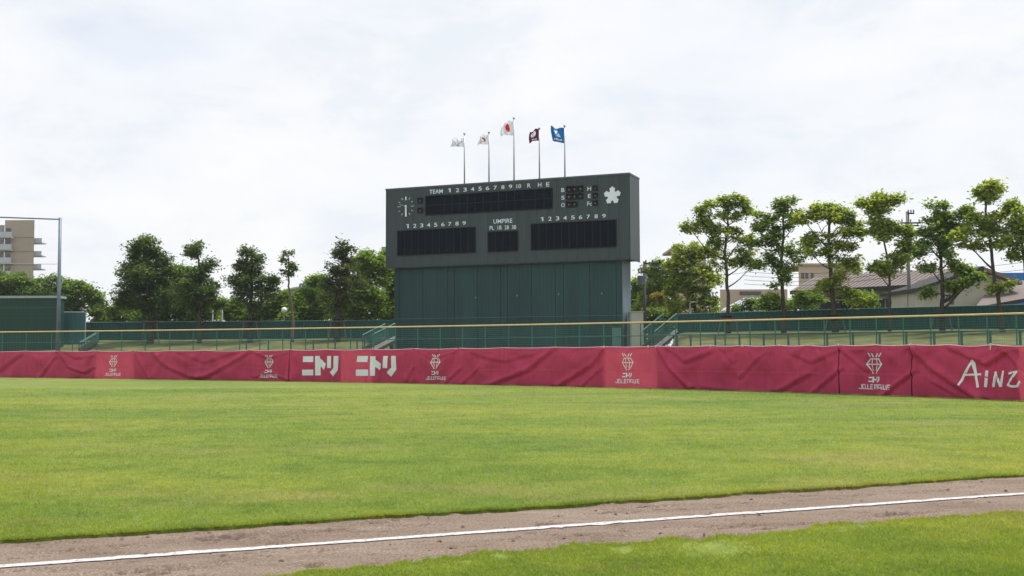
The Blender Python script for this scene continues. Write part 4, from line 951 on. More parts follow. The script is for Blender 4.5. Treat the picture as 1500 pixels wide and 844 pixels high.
tree('camphor_tree', [(1224, 483), (1222, 455), (1219, 430), (1216, 395), (1214, 350), (1214, 315)], 11, dl_(1224), [(1215,308,15,7),(1203,303,9,5),(1183,313,12,7),(1177,320,9,6),(1197,322,16,9),(1217,324,18,10),(1235,326,12,8),(1250,322,13,7),(1243,317,8,5),(1262,344,11,7),(1252,335,12,7),(1231,342,15,9),(1199,344,18,10),(1180,350,9,6),(1216,358,17,9),(1186,366,10,7),(1238,360,10,7),(1241,378,13,9),(1220,378,15,10),(1223,395,15,11),(1244,389,10,8),(1208,416,10,5),(1228,414,12,10),(1250,436,15,6),(1262,440,10,5),(1244,428,9,5)], 'fresh',
     'biggest and fullest yellow green tree in the middle of the right row', group=GRP_R, puff=.37, grow=1.04, dens=1.09, open_=0.15)
tree('camphor_tree', [(1303, 482), (1303, 455), (1303, 420), (1300, 380), (1293, 340), (1286, 300)], 6, dl_(1303), [(1288,292,10,5),(1273,297,10,5),(1299,294,6,5),(1312,292,7,3),(1293,306,6,4),(1277,308,5,4),(1297,326,12,6),(1290,342,12,8),(1303,340,11,7),(1318,336,8,5),(1327,350,11,7),(1334,338,8,4),(1284,330,7,6),(1308,375,15,7),(1294,388,11,7),(1316,384,8,6),(1285,392,8,4),(1299,400,6,3),(1331,362,6,4)], 'fresh',
     'thin light green tree just left of the tall grey utility pole', group=GRP_R, grow=1.04, dens=0.61, open_=0.20, puff=.42)
tree('camphor_tree', [(1380, 482), (1380, 455), (1381, 425), (1379, 395), (1376, 350), (1374, 310)], 10, dl_(1380), [(1371,300,9,6),(1382,310,10,7),(1367,320,8,7),(1381,326,10,7),(1361,336,11,7),(1352,349,9,7),(1368,358,15,10),(1382,350,13,8),(1353,370,10,6),(1399,318,14,7),(1413,312,9,5),(1394,337,13,9),(1409,332,9,7),(1404,380,13,9),(1390,370,11,8),(1405,396,12,5),(1419,408,18,5),(1405,414,16,5),(1432,404,9,4),(1362,430,9,5),(1396,425,8,4),(1361,392,6,4)], 'light',
     'layered green tree with low shelves of foliage just right of the utility pole', group=GRP_R, puff=.37, grow=1.04, dens=0.82, open_=0.22, limb=1.4)
tree('camphor_tree', [(1469, 481), (1465, 455), (1460, 425), (1455, 395), (1450, 350), (1443, 310), (1444, 285)], 9, dl_(1467), [(1447,273,14,5),(1458,279,9,5),(1439,279,9,5),(1442,288,10,5),(1477,301,9,5),(1484,306,6,4),(1466,314,11,6),(1433,322,12,7),(1420,330,13,8),(1447,330,8,5),(1417,346,13,8),(1434,344,13,8),(1460,342,12,8),(1424,360,11,6),(1467,354,9,6),(1468,417,10,6),(1456,424,7,4),(1404,350,7,5)], 'fresh',
     'tall leaning tree with the highest small top tuft near the right edge', group=GRP_R, puff=.37, grow=1.04, dens=0.68, open_=0.20, limb=1.3)
tree('camphor_tree', [(1512, 481), (1508, 450), (1503, 410), (1498, 370), (1494, 330)], 9, dl_(1505), [(1490,316,13,8),(1502,322,12,8),(1482,330,9,7),(1494,340,16,10),(1510,345,14,10),(1484,356,13,8),(1500,364,15,10),(1520,370,14,10),(1490,372,8,6),(1530,335,14,12),(1515,305,10,7)], 'fresh',
     'yellow green tree cut by the right frame edge, last of the right row', group=GRP_R, puff=.37, grow=1.04, dens=0.68, open_=0.20)
# background trees
tree('broad_tree', [(20, 480), (22, 440), (30, 425)], 9, 112, [(5,412,20,10),(28,412,20,9),(15,424,24,10),(40,424,14,9),(-20,420,20,12),(-40,430,20,14)], 'mid', 'flat topped green tree beyond the shed roof below the apartment block', puff=.6, group=GRP_B, dens=1.38, ls=1.2)
tree('broad_tree', [(95, 480), (95, 450), (90, 430)], 9, 112, [(62,420,18,9),(84,418,16,9),(70,432,20,8),(96,430,20,12),(118,424,12,6),(110,440,22,12),(131,430,14,6),(140,440,10,5),(134,452,14,7),(100,455,20,9),(148,456,8,4),(120,420,5,4)], 'mid', 'wide spreading tree behind the tall net pole at left', puff=.6, group=GRP_B, dens=1.25, ls=1.2, open_=.1, limb=1.2)
tree('shrubby_tree', [(180, 480), (180, 460)], 6, 112, [(158,462,10,7),(174,456,14,10),(190,448,12,12),(196,462,16,9),(160,472,16,5),(190,474,20,5),(215,466,16,9)], 'light', 'pale bushy tree low behind the tallest dark tree', puff=.6, group=GRP_B, dens=1.62, ls=1.3)
tree('broad_tree', [(262, 480), (262, 450), (262, 420)], 9, 106, [(250,396,12,6),(268,398,16,7),(245,410,14,9),(265,412,20,10),(285,405,12,9),(250,428,18,11),(275,430,18,12),(245,448,18,12),(268,452,22,12),(232,440,10,12),(300,440,12,14),(310,455,10,8),(225,460,20,10),(255,466,24,9),(290,464,24,9),(230,425,12,10)], 'mid', 'round mid green tree between the two darkest trees', puff=.6, group=GRP_B, dens=1.38, ls=1.2)
tree('shrubby_tree', [(333, 482), (334, 455)], 5, 112, [(332,449,10,8),(345,456,12,9),(328,463,16,7),(352,452,9,9),(360,464,18,7),(380,460,16,9)], 'light', 'light green bushy tree behind the gap right of the ball topped tree', puff=.6, group=GRP_B, dens=1.62, ls=1.3)
tree('shrubby_tree', [(400, 482), (400, 455)], 5, 110, [(385,455,12,8),(400,448,14,10),(414,440,10,9),(410,458,14,9),(395,465,22,6),(425,456,14,12),(380,462,14,9)], 'mid', 'mid green bushy tree behind the globe lamp', puff=.6, group=GRP_B, dens=1.62, ls=1.3)
tree('broad_tree', [(452, 482), (452, 450)], 7, 108, [(440,445,14,11),(430,464,18,8),(460,466,22,7),(456,436,12,9),(450,456,20,10),(470,446,14,10),(468,428,12,9),(480,460,14,8),(436,462,12,6),(462,412,9,6),(472,408,9,6)], 'light', 'bright green tree behind the olive tree, left of its trunk', puff=.6, group=GRP_B, dens=1.62, ls=1.3)
tree('broad_tree', [(532, 482), (530, 440), (532, 400)], 7, 106, [(520,384,12,6),(536,380,13,7),(548,386,11,7),(530,394,18,8),(548,402,16,10),(524,410,16,9),(540,422,20,11),(515,432,14,9),(545,442,18,12),(522,450,20,10),(500,464,22,7),(548,462,24,9),(520,464,18,8),(508,440,14,12)], 'light', 'tall fresh green tree close to the left side of the scoreboard', puff=.6, group=GRP_B, dens=1.50, ls=1.3)
tree('broad_tree', [(574, 482), (572, 440), (572, 400)], 7, 108, [(566,378,8,8),(572,390,10,9),(564,404,10,10),(574,420,12,12),(566,440,12,12),(572,458,14,11),(585,410,12,14),(588,440,12,16)], 'light', 'green tree half hidden behind the left edge of the scoreboard', puff=.6, group=GRP_B, dens=1.50, ls=1.3)
tree('broad_tree', [(938, 500), (938, 460), (940, 430)], 6, 118, [(932,414,6,5),(934,426,9,8),(940,440,12,9),(950,432,8,8),(932,456,12,9),(945,460,12,8),(926,444,8,10)], 'light', 'light green tree behind the wooden utility pole', puff=.6, group=GRP_B, dens=1.50, ls=1.3, base_z=0)
tree('broad_tree', [(970, 500), (972, 460), (970, 410)], 6, 114, [(958,396,9,5),(970,390,12,6),(962,408,12,8),(978,404,10,9),(952,418,8,8),(970,422,14,8),(985,415,8,9),(978,440,10,8),(962,436,8,6),(950,440,12,8),(968,452,14,9),(940,455,12,8),(955,456,14,8)], 'light', 'airy light green tree between the utility pole and the big spreading tree', puff=.6, group=GRP_B, dens=1.12, ls=1.2, open_=.15, base_z=0)
tree('hedge_bush', [(962, 505), (962, 480)], 5, 104, [(950,470,10,14),(965,462,12,10),(978,470,12,12),(958,486,12,12),(972,488,10,10)], 'mid', 'dark green bush above the right hand stairs', 'bush', puff=.6, group=GRP_B, dens=1.88, ls=1.2, base_z=0)
tree('hedge_bush', [(966, 470), (966, 452)], 3, 110, [(958,433,9,3),(968,430,8,3),(972,446,8,4)], 'yell', 'small patch of yellow flowering shrub behind the utility pole', 'bush', group=GRP_B, dens=1.25, puff=.3, base_z=1.5)
tree('broad_tree', [(1022, 480), (1018, 450), (1012, 420), (1010, 395)], 7, 96, [(1000,368,14,7),(1018,366,14,7),(1032,372,12,8),(990,380,10,8),(1008,384,20,9),(1030,388,18,9),(992,398,16,10),(1016,402,22,10),(1040,402,12,10),(1000,418,20,10),(1026,420,18,10),(985,412,8,8),(1012,436,22,9),(1040,434,12,10),(998,450,14,7),(1026,450,16,7),(1040,450,12,10),(1006,458,24,6),(984,440,8,12)], 'fresh', 'wide low green tree right of the scoreboard, in front of the beige block', puff=.45, group=GRP_B, dens=1.0, open_=.25, ls=1.2)
tree('broad_tree', [(1182, 470), (1180, 450)], 5, 88, [(1136,446,10,5),(1126,442,8,4),(1180,446,14,6),(1150,450,10,4)], 'mid', 'low green shrub tree in front of the pale roofed building', puff=.6, group=GRP_B, dens=1.38)

tree('broad_tree', [(1262, 470), (1260, 450)], 5, 82, [(1248,440,9,6),(1262,434,11,7),(1272,442,9,6),(1256,448,14,5)], 'light', 'low green shrub tree over the wall right of the fullest tree', group=GRP_B, dens=1.1)
tree('broad_tree', [(1098, 470), (1096, 455)], 4, 92, [(1086,452,9,5),(1100,447,9,6),(1112,453,10,5)], 'mid', 'small dark green bush over the wall right of the first open tree', group=GRP_B, dens=1.1)
# tree supports: posts and a cross bar round some trunks
def support(px, lab):
    d = dl_(px)-.5; P = W(px, 500, d); zb = bank_z(px, d); org = (P.x, P.y, zb); t = empty('tree_support', org, lab, 'tree support', 'wooden tree supports')
    zt = ZH(px, (471 if px < 600 else extrap(px, [1067, 1480], [467, 463])), d)
    for s in (-1, 1):
        mb = MB(); mb.tube([(P.x+s*.75, P.y+.1, zb-.1), (P.x+s*.52, P.y, zt+.05)], .05, 6); mb.build('post', mat('grey_stake', (0.13, 0.12, 0.11), .9), t, org)
    mb = MB(); mb.bar((P.x-.72, P.y-.06, zt), (P.x+.72, P.y-.06, zt), .12, .14); mb.build('cross_bar', M_pole, t, org)
    mb = MB(); mb.tube([(P.x, P.y+.5, zt-.08), (P.x, P.y+.5, zt+.22)], .42, 10); mb.build('wrap', mat('black_wrap', (0.015, 0.014, 0.014), .9), t, org)
for px, l_ in ((220, 'stakes round the trunk of the tallest dark tree'), (366, 'stakes round the forked dark tree'), (494, 'stakes round the olive tree left of the scoreboard'), (1067, 'stakes round the first tree right of the scoreboard'), (1224, 'stakes round the fullest tree of the right row'), (1380, 'stakes round the tree with low shelves of foliage')):
    support(px, l_)

# ------------------------------------------------------------------ poles, wires, lamp
def upole(px, ytop, d, r, lab, arms, m):
    P = W(px, 500, d); zb = bank_z(px, min(d, d_wall(px)))-.1; org = (P.x, P.y, zb); t = empty('utility_pole', org, lab, 'utility pole'); zt = ZH(px, ytop, d)
    mb = MB(); mb.tube([(P.x, P.y, zb), (P.x, P.y, zt)], [r, r*.7], 10); mb.build('pole', m, t, org, True)
    for y, x0, x1 in arms:
        z = ZH(px, y, d); a, b = W(x0, y, d), W(x1, y, d); mb = MB(); mb.bar((a.x, P.y-.15, z), (b.x, P.y-.15, z), .10, .12); A = mb.build('crossarm', M_dark, t, org)
        for k in range(3):
            x = a.x+(b.x-a.x)*(.08+.42*k); mb = MB(); mb.tube([(x, P.y-.15, z+.06), (x, P.y-.15, z+.17), (x, P.y-.15, z+.30)], [.03, .07, .05], 6); mb.build('insulator', m, A, org)
    return t, P, org
tA, pA, oA = upole(945, 383, 96, .17, 'dark wooden utility pole with a transformer right of the scoreboard', [(386, 944, 968), (399, 934, 946), (388.5, 950, 962)], M_pole)
mb = MB(); z0, z1 = ZH(938, 417, 96), ZH(938, 404, 96); a = W(938.5, 410, 96); mb.tube([(a.x, pA.y, z0), (a.x, pA.y, z1)], .30, 10); mb.build('transformer', mat('transformer_grey', (0.12, 0.15, 0.18), .5), tA, oA)
tB, pB, oB = upole(1333.5, 310, 90, .17, 'tall grey utility pole rising above the trees on the right', [(327, 1318, 1348), (331, 1324, 1345), (313, 1329, 1338)], M_poleg)
mb = MB(); a = W(1330, 320, 90); mb.tube([(a.x, pB.y-.2, ZH(1330, 328, 90)), (a.x, pB.y-.2, ZH(1330, 311, 90))], .04, 6); mb.build('riser', M_dark, tB, oB)
def wire(p0, p1, d0, d1, sag, lab):
    a, b = W(*p0, d0), W(*p1, d1); mb = MB(); pts = [a.lerp(b, i/14)-Vector((0, 0, sag*4*(i/14)*(1-i/14))) for i in range(15)]
    mb.tube(pts, .019, 4); o = mb.build('power_line', M_dark, None, tuple(a)); tag(o, lab, 'power line', 'power lines behind the right hand trees')
wire((1320, 327), (1560, 318), 90, 110, .8, 'power line running right from the crossarm of the tall grey pole')
wire((1348, 331), (1570, 360), 90, 110, 1.0, 'lower power line running right from the tall grey pole')
for i, (y0, y1) in enumerate(((392, 386), (398, 390), (404, 395), (410, 401))):
    wire((1090, y0+6), (1333, y1), 112, 90.2, .5, ['uppermost', 'second', 'third', 'lowest'][i]+' of the thin power lines between the beige block and the grey pole')
wire((945, 386), (1100, 398), 96, 112, .6, 'power line running from the wooden pole behind the spreading tree')
wire((1333, 388), (1560, 372), 90.2, 104, .6, 'power line crossing behind the right row tops')
wire((1333, 396), (1560, 384), 90.2, 104, .6, 'lower power line crossing behind the right row tops')
# globe lamp
a = W(416.3, 470, 106); z0 = 2.2; org = (a.x, a.y, z0); t = empty('globe_lamp', org, 'white globe lamp on a thin post behind the left wall', 'street lamp')
mb = MB(); mb.tube([(a.x, a.y, z0), (a.x, a.y, ZH(416, 459, 106))], .07, 6); mb.build('post', M_steel, t, org)
mb = MB(); mb.sphere((a.x, a.y, ZH(416, 454.5, 106)), .30, 12, 8); mb.build('globe', mat('lamp_globe', (0.66, 0.66, 0.68), .25), t, org, True)
for px, l_ in ((311.5, 'left of two thin pale posts behind the wall'), (325.5, 'right of two thin pale posts behind the wall')):
    a = W(px, 470, 103); org = (a.x, a.y, 2.2); t = empty('sign_post', org, l_, 'post', 'thin pale posts behind the wall')
    mb = MB(); mb.tube([(a.x, a.y, 2.2), (a.x, a.y, ZH(px, 455, 103))], .06, 6); mb.build('post', mat('pale_post', (0.5, 0.6, 0.62), .5), t, org)
    mb = MB(); mb.sphere((a.x, a.y, ZH(px, 454.6, 103)), .07, 6, 4); mb.build('cap', MATS['pale_post'], t, org)
a = W(1011, 470, 92); org = (a.x, a.y, 2.5); t = empty('lamp_post', org, 'small bent grey lamp post behind the right wall near the spreading tree', 'lamp post')
mb = MB(); zt = ZH(1011, 443, 92); mb.tube([(a.x, a.y, 2.5), (a.x, a.y, zt-.15), (a.x+.1, a.y, zt), (a.x+.4, a.y, zt+.03)], .05, 6); mb.build('post', M_steel, t, org)
mb = MB(); mb.box(a.x+.38, a.x+.62, a.y-.08, a.y+.08, zt-.02, zt+.07); mb.build('lamp_head', M_steel, t, org)

# net frame at left
a = W(85.3, 484, 91); zb = bank_z(85, 91)-.1; org = (a.x, a.y, zb); t = empty('net_frame', org, 'tall blue grey ball net frame beside the green shed', 'net frame'); zt = ZH(84.5, 319, 91)
M_np = mat('blue_grey_pole', (0.15, 0.19, 0.25), .45, metal=.2)
mb = MB(); mb.tube([(a.x, a.y, zb), (a.x, a.y, ZH(85, 430, 91)), (a.x-.03, a.y, zt)], [.20, .15, .125], 10); mb.build('pole', M_np, t, org, True)
b = W(-150, 313, 91); mb = MB(); mb.tube([(a.x, a.y, ZH(84, 321.5, 91)), (b.x, a.y, b.z)], .06, 6); mb.build('top_bar', M_np, t, org)
mb = MB(); mb.tube([(b.x, a.y, zb), (b.x, a.y, b.z+.1)], [.2, .125], 10); mb.build('pole', M_np, t, org)
mb = MB()
for y in (387,): mb.tube([W(84, y, 91), W(-150, y-1, 91)], .018, 4)
for k in range(40):
    z = zt-.3-k*.26
    if z > 4: mb.tube([(a.x, a.y, z), (b.x, a.y, z)], .0009, 3, False)
for k in range(52):
    x = a.x-.26*k; mb.tube([(x, a.y, 5), (x, a.y, zt-.15)], .0009, 3, False)
o = mb.build('net', mat('net_cord', (0.3, 0.33, 0.36), .8), t, org); o['kind'] = 'stuff'

# green shed at left
def shed():
    d = 92.5; x0, x1 = GX(-130, d), GX(82, d); zb = 1.2; zt = ZH(40, 437, d); org = ((x0+x1)/2, d, zb); t = empty('equipment_shed', org, 'dark green sheet metal shed with pale roof edge at the left frame edge', 'shed')
    n = 16; pm = None; pw = (x1-x0)/n
    mb = MB(); mb.box(x0+.02, x1-.02, d+.06, d+1.4, zb, zt); mb.build('body', M_cabdark, t, org)
    for k in range(n):
        if pm is None:
            mb = MB(); mb.box(.01, pw-.01, 0, .05, 0, zt-zb)
            for i in range(1, 3): mb.box(pw*i/3-.02, pw*i/3+.02, -.02, 0, 0, zt-zb-.01)
            pm = mb.mesh('wall_panel', mat('shed_green', (0.010, 0.052, 0.040), .5, .1, 1, streak=True))
        link('wall_panel', pm, t, (x0+k*pw-org[0], d-org[1], 0))
    mb = MB(); mb.box(x1+.0, x1+.05, d-.02, d+1.4, zb, zt); mb.build('side_wall', MATS['shed_green'], t, org)
    mb = MB(); mb.box(x0-.1, x1+.15, d-.25, d+1.6, zt+.002, zt+.20); mb.build('roof', mat('roof_edge_grey', (0.30, 0.36, 0.38), .5), t, org)
    mb = MB(); z = ZH(40, 451, d); mb.box(x0, x1-.02, d-.04, d-.022, z-.03, z+.03); mb.build('wall_rail', mat('rail_green', (0.03, 0.12, 0.10), .5), t, org)
shed()
# electric hut by the scoreboard
d = 83.5; x0, x1 = GX(925.5, d), GX(943, d); z1 = ZH(934, 456.5, d); org = ((x0+x1)/2, d, 0); t = empty('utility_hut', org, 'pale beige box hut at the right foot of the scoreboard', 'hut')
mb = MB(); mb.box(x0, x1, d, d+2.2, 0, z1-.06); mb.build('wall', M_hut, t, org)
mb = MB(); mb.box(x0-.05, x1+.05, d-.05, d+2.25, z1-.058, z1+.02); mb.build('roof', M_hut, t, org)
mb = MB(); mb.box(x1-.25, x1-.20, d-.03, d-.002, .1, z1-.8); mb.build('door_edge', M_dark, t, org)

# staircases: steps, stringers and mesh-filled railings
def stairs(lab, p0, p1, d0, d1, nst, railh, near=True, filled=True):
    a = W(*p0, d0); b = W(*p1, d1); org = (a.x, a.y, 0); t = empty('staircase', org, lab, 'stairs', 'stairs up the banks')
    dirv = Vector((b.x-a.x, b.y-a.y, 0)); L_ = dirv.length; dirv.normalize(); nv = Vector((-dirv.y, dirv.x, 0)); wdt = 1.5
    sm = None; rise = (b.z-a.z)/nst; run = L_/nst
    for k in range(nst):
        q0 = a+dirv*(run*k); z = a.z+rise*(k+1); mb = MB()
        c = [q0, q0+dirv*run*.98, q0+dirv*run*.98+nv*wdt, q0+nv*wdt]
        mb.add([(p.x, p.y, z-rise-.25) for p in c]+[(p.x, p.y, z) for p in c], [(0,3,2,1),(4,5,6,7),(0,1,5,4),(1,2,6,5),(2,3,7,6),(3,0,4,7)]); mb.build('step', mat('dark_step', (0.075, 0.072, 0.07), .9), t, org)
    for s in (0, 1):
        o_ = nv*(wdt*s + (.06 if s else -.06)); mb = MB(); mb.bar(a+o_+Vector((0, 0, .10)), b+o_+Vector((0, 0, .10)), .07, .26); mb.build('stringer', (M_conc if b.x > -30 and s == 0 else MATS['dark_step']), t, org)
        mb = MB(); mb.tube([a+o_+Vector((0, 0, railh)), b+o_+Vector((0, 0, railh))], .045, 6); mb.build('handrail', mat('pale_teal_rail', (0.11, 0.22, 0.21), .4), t, org)
        n = max(3, int(L_/1.1))
        for k in range(n+1):
            q = a.lerp(b, k/n)+o_; mb = MB(); mb.tube([q, q+Vector((0, 0, railh-.03))], .04, 6); mb.build('post', M_teal, t, org)
        mb = MB()
        for k in range(int(L_/.09)):
            q = a.lerp(b, k*.09/L_)+o_; mb.tube([q+Vector((0, 0, .2)), q+Vector((0, 0, railh-.04))], .007, 3, False)
        for k in range(1, 9): z = railh*k/9; mb.tube([a+o_+Vector((0, 0, z)), b+o_+Vector((0, 0, z))], .006, 3, False)
        o = mb.build('infill_mesh', M_wire, t, org); o['kind'] = 'stuff'
stairs('narrow stairs with teal railing at far left beside the green shed', (119, 515), (144, 500), 88, 88.6, 7, .72)
stairs('stairs with railings rising to the left side of the scoreboard wall', (545, 514), (578.5, 497), 78, 79, 9, 1.15)
stairs('stairs with mesh railings rising right of the scoreboard and the pale hut', (958, 513), (991, 486), 77, 78, 10, 1.3)

# ------------------------------------------------------------------ far buildings
def block(mb, x0, x1, d, y0, y1=None, depth=12, zb=0.0):
    a, b = GX(x0, d), GX(x1, d); sx = (b if x1 < 750 else a)/d*depth; zt = ZH((x0+x1)/2, y0, d)
    c = [(a, d), (b, d), (b+sx, d+depth), (a+sx, d+depth)]
    mb.add([(*p, zb) for p in c]+[(*p, zt) for p in c], [(0,3,2,1),(4,5,6,7),(0,1,5,4),(1,2,6,5),(2,3,7,6),(3,0,4,7)])
# apartment block
d = 220; org = (GX(10, d), d, 0); t = empty('apartment_block', org, 'beige apartment block with balconies rising above the shed at left', 'building')
mb = MB(); block(mb, 3, 46.5, d, 322.5, depth=20); mb.build('wall', M_beige, t, org)
mb = MB(); block(mb, -90, 2.5, d+1.5, 330, depth=18); mb.build('recessed_wall', mat('grey_render', (0.30, 0.29, 0.29), .85, .05, .4), t, org)
for y in (348, 368.5, 388, 407.5):
    mb = MB(); z = ZH(20, y, d); mb.box(GX(3, d)-.02, GX(46.8, d), d-.06, d-.005, z-.10, z+.10); mb.build('floor_band', M_beigeb, t, org)
for y in (355, 374, 393.5):
    z = ZH(50, y, d); mb = MB(); mb.box(GX(45.5, d+3), GX(55, d), d+1, d+3, z-.16, z+.06); s = mb.build('balcony', M_conc, t, org)
    mb = MB(); mb.box(GX(45, d+1), GX(54.5, d), d+1, d+1.08, z+.061, z+.95); mb.build('balcony_railing', M_roofw, s, org)
for y in (364, 383.5, 403, 346):
    z = ZH(5, y, d); mb = MB(); mb.box(GX(-90, d), GX(17, d), d-1.3, d-.08, z-.55, z-.30); s = mb.build('balcony', M_conc, t, org)
    mb = MB(); mb.box(GX(-90, d), GX(17, d), d-1.3, d-1.22, z-.29, z+.75); mb.build('balcony_railing', M_roofw, s, org)
    mb = MB(); mb.box(GX(5, d), GX(12, d), d-.05, d-.007, z-.2, z+1.6); mb.build('window', M_glass, t, org)
# curved roof hall
d = 250; org = (GX(425, d), d, 0); t = empty('hall', org, 'grey hall with a curved roof far behind the left trees', 'building')
pts = [(392, 446), (400, 436), (410, 429), (420, 425), (432, 422.5), (445, 421), (458, 421), (470, 422)]
mb = MB(); pol = [(GX(x, d), ZH(x, y, d)) for x, y in pts]; mb.prism(pol+[(pol[-1][0], 0), (pol[0][0], 0)], d, d+4); mb.build('wall', M_roofg, t, org)
mb = MB()
for i in range(len(pol)-1): mb.bar((pol[i][0], d-.3, pol[i][1]+.1), (pol[i+1][0], d-.3, pol[i+1][1]+.1), .5, .35)
mb.build('roof_edge', M_roofw, t, org)
mb = MB()
for x in (439.5, 445, 452, 457.5): mb.bar(W(x, 423, d-2), W(x, 416.5, d-2), .35, .35)
for y in (416.8,): mb.bar(W(439, y, d-2.4), W(458, y, d-2.4), .3, .5)
mb.build('roof_frame', M_bluegrey, t, org)
mb = MB(); a, b = W(442, 421, d-1), W(454, 417.5, d-1); mb.box(a.x, b.x, d-1, d+2, a.z, b.z); mb.build('tank', M_bluegrey, t, org)
# blue rooftop behind the board
d = 230; org = (GX(580, d), d, 0); t = empty('blue_building', org, 'grey building with bright blue rooftop box peeping out left of the scoreboard', 'building')
mb = MB(); block(mb, 559, 640, d, 376); mb.build('wall', M_hut, t, org)
mb = MB(); a, b = W(559, 375.8, d), W(625, 361.5, d); mb.box(a.x, b.x, d, d+8, a.z, b.z); mb.build('rooftop_box', M_blue, t, org)
# beige blocks on the right
d = 200; org = (GX(1000, d), d, 0); t = empty('beige_building', org, 'flat roofed beige building above the wide low tree right of the scoreboard', 'building')
mb = MB(); block(mb, 986, 1036, d, 366.5); mb.build('wall', M_pink, t, org)
mb = MB(); a, b = GX(985.5, d), GX(1036.5, d); z = ZH(1010, 366.5, d); mb.box(a, b, d-.3, d+12.3, z+.01, z+.45); mb.build('parapet', M_beige, t, org)
mb = MB(); mb.box(GX(996, d), GX(1004, d), d+2, d+5, z+.46, z+1.3); mb.build('roof_unit', M_steel, t, org)
d = 160; org = (GX(1200, d), d, 0); t = empty('beige_building', org, 'pinkish beige building showing between the second and fullest right trees', 'building')
mb = MB(); block(mb, 1172, 1262, d, 389.5); mb.build('wall', M_pink, t, org)
mb = MB(); z = ZH(1200, 389.5, d); mb.box(GX(1171.5, d), GX(1262.5, d), d-.25, d+12.2, z+.01, z+.35); mb.build('parapet', M_beige, t, org)
for x in (1176, 1182, 1190, 1240): mb = MB(); mb.box(GX(x, d), GX(x+4, d), d-.08, d-.004, ZH(x, 408, d), ZH(x, 400, d)); mb.build('window', M_glass, t, org)
d = 130; org = (GX(1095, d), d, 0); t = empty('low_building', org, 'low beige building with a pale grey metal roof behind the first two right trees', 'building')
mb = MB(); block(mb, 1056, 1155, d, 424, depth=14); mb.build('wall', M_pink, t, org)
mb = MB(); mb.box(GX(1085, d), GX(1116, d), d-.1, d-.003, ZH(1100, 432, d), ZH(1100, 427, d)); mb.build('window', M_glass, t, org)
mb = MB(); a0, a1 = W(1054, 455, 112), W(1135, 455, 112); b0, b1 = W(1090, 436.5, 122), W(1130, 436.5, 122)
mb.add([a0, a1, b1, b0, a0-Vector((0, 0, .12)), a1-Vector((0, 0, .12)), b1-Vector((0, 0, .12)), b0-Vector((0, 0, .12))], [(0,1,2,3),(7,6,5,4),(0,4,5,1),(1,5,6,2),(2,6,7,3),(3,7,4,0)]); mb.build('roof', M_roofw, t, org)
mb = MB()
for i in range(1, 12): u = i/12; mb.bar(a0.lerp(a1, u)+Vector((0, 0, .05)), b0.lerp(b1, u)+Vector((0, 0, .05)), .06, .06)
mb.build('roof_seams', M_steel, t, org)
mb = MB(); mb.box(W(1102, 440, 115).x, W(1110, 440, 115).x, 115.5, 117, ZH(1105, 447, 115.5), ZH(1105, 440, 115.5)); mb.build('roof_vent', M_dark, t, org)
mb = MB(); mb.box(a0.x+.3, a1.x-.3, 113, 121, 1.5, a0.z-.15); mb.build('lower_wall', M_hut, t, org)
# brown roofed house
org = (GX(1320, 98), 98, 2.4); t = empty('house', org, 'long single storey house with a brown roof and dark eaves behind the right trees', 'house')
e0, e1 = W(1157, 426.5, 102), W(1398, 414, 92); r0_, r1_ = W(1196, 404.5, 110), W(1432, 392, 100)
def slab(mb, pts, th): mb.add([tuple(p) for p in pts]+[(p[0], p[1], p[2]-th) for p in pts], [(0,1,2,3),(7,6,5,4),(0,4,5,1),(1,5,6,2),(2,6,7,3),(3,7,4,0)])
mb = MB(); slab(mb, [e0, e1, r1_, r0_], .18); RF = mb.build('roof', M_roofb, t, org)
mb = MB()
for i in range(1, 34): u = i/34; mb.bar(e0.lerp(e1, u)+Vector((0, 0, .03)), r0_.lerp(r1_, u)+Vector((0, 0, .03)), .05, .05)
o = mb.build('roof_battens', mat('brown_roof_batten', (0.165, 0.135, 0.124), .7), RF, org); o['kind'] = 'stuff'
mb = MB(); mb.bar(e0-Vector((0, .1, .16)), e1-Vector((0, .1, .16)), .12, .34); mb.build('eave', M_eave, t, org)
n_ = Vector((e1.x-e0.x, e1.y-e0.y, 0)).normalized(); nn = Vector((-n_.y, n_.x, 0))
def hwall(u0, u1, back, z0, z1, m, name, th=.15, par=None):
    a = e0.lerp(e1, u0)+nn*back; b = e0.lerp(e1, u1)+nn*back; mb = MB()
    c = [a, b, b+nn*th, a+nn*th]; mb.add([(p.x, p.y, z0) for p in c]+[(p.x, p.y, z1) for p in c], [(0,3,2,1),(4,5,6,7),(0,1,5,4),(1,2,6,5),(2,3,7,6),(3,0,4,7)]); return mb.build(name, m, par or t, org)
zE = e0.z; zw0 = ZH(1270, 438, 97)
hwall(.02, .99, 1.2, zw0+.003, zE+.3, M_wallh, 'wall'); hwall(.02, .99, 1.25, 2.2, zw0, M_eave, 'lower_wall', .5)
for k in range(15):
    u = .30+k*.046; w_ = hwall(u, u+.040, 1.10, 2.6, zw0-.05, M_glass, 'window', .06)
    hwall(u+.0405, u+.045, 1.06, 2.6, zw0-.05, M_frame if k % 5 == 0 else M_eave, 'frame', .08, w_)
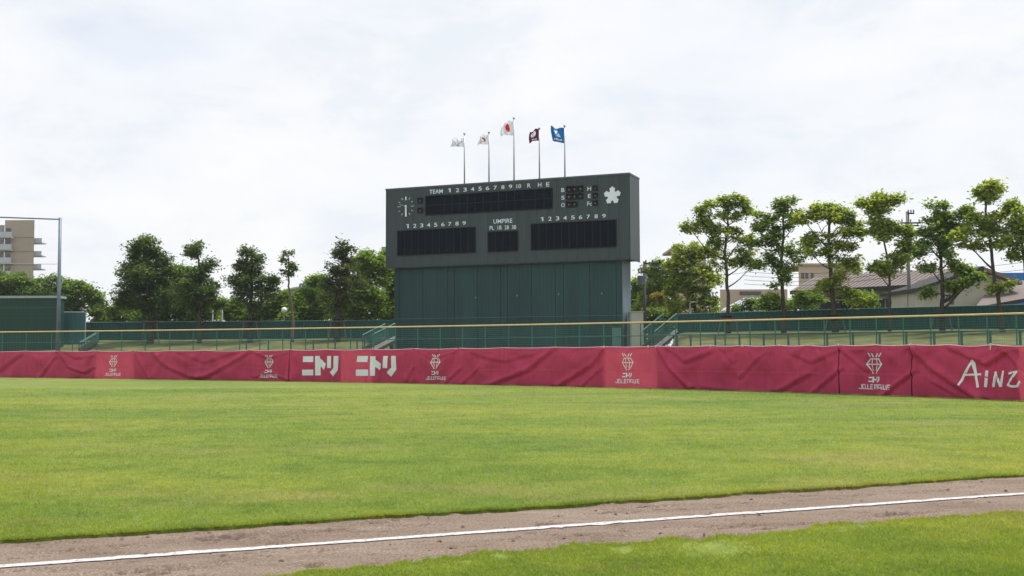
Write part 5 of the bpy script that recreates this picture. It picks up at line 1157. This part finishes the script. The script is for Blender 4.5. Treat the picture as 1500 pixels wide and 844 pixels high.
# right wing with gable
dg = 88
g = [(1343, 452), (1343, 424), (1433, 395.5), (1478, 412), (1478, 452)]
pol = [(W(x, y, dg).x, W(x, y, dg).z) for x, y in g]; mb = MB(); mb.prism(pol, dg, dg+6); mb.build('gable_wall', M_wallh, t, org)
for a, b in (((1338, 424.5), (1434, 393)), ((1432, 393), (1490, 415))):
    p, q = W(*a, dg), W(*b, dg); mb = MB(); slab(mb, [(p.x, dg-.9, p.z+.1), (q.x, dg-.9, q.z+.1), (q.x, dg+8, q.z+.1), (p.x, dg+8, p.z+.1)], .28); mb.build('gable_roof', M_eave if a[0] == 1338 else M_roofb, t, org)
mb = MB(); p, q = W(1391, 452, dg), W(1396, 440, dg); mb.box(W(1390, 440, dg).x, W(1397, 440, dg).x, dg-.05, dg-.003, ZH(1393, 446, dg), ZH(1393, 436, dg)); w_ = mb.build('window', M_glass, t, org)
mb = MB(); mb.box(W(1389.5, 440, dg).x, W(1397.5, 440, dg).x, dg-.09, dg-.052, ZH(1393, 436, dg)+.003, ZH(1393, 435, dg)); mb.build('frame', M_frame, w_, org)
p = [W(1428, 450.5, 84.5), W(1575, 424, 84.5), W(1575, 409, 92), W(1458, 412, 92)]; mb = MB(); slab(mb, p, .2); mb.build('lower_roof', M_roofb, t, org)
mb = MB(); mb.bar(p[0]-Vector((0, .06, .14)), p[1]-Vector((0, .06, .14)), .08, .30); mb.build('eave', M_eave, t, org)
# blue sheeting far right
d = 120; org = (GX(1490, d), d, 0); t = empty('blue_shed', org, 'bright blue sheet clad shed behind the rightmost trees', 'building')
mb = MB(); block(mb, 1462, 1560, d, 399.5, depth=8); mb.build('wall', M_blue, t, org)
mb = MB()
for i in range(30): x = GX(1462, d)+i*.25; mb.box(x, x+.06, d-.03, d-.002, 3, ZH(1480, 400, d))
mb.build('wall_ribs', M_blue, t, org)

# ------------------------------------------------------------------ air
def haze():
    m = bpy.data.materials.new('air'); m.use_nodes = True; t = m.node_tree; t.nodes.clear()
    v = t.nodes.new('ShaderNodeVolumePrincipled'); v.inputs['Color'].default_value = (0.90, 0.94, 1.0, 1); v.inputs['Density'].default_value = 0.00020
    o = t.nodes.new('ShaderNodeOutputMaterial'); t.links.new(v.outputs[0], o.inputs['Volume'])
    mb = MB(); mb.box(-1600, 1600, -70, 3100, -1.1, 45); tag(mb.build('haze', m), 'thin summer haze in the air over the whole field', 'haze', kind='stuff')
haze()
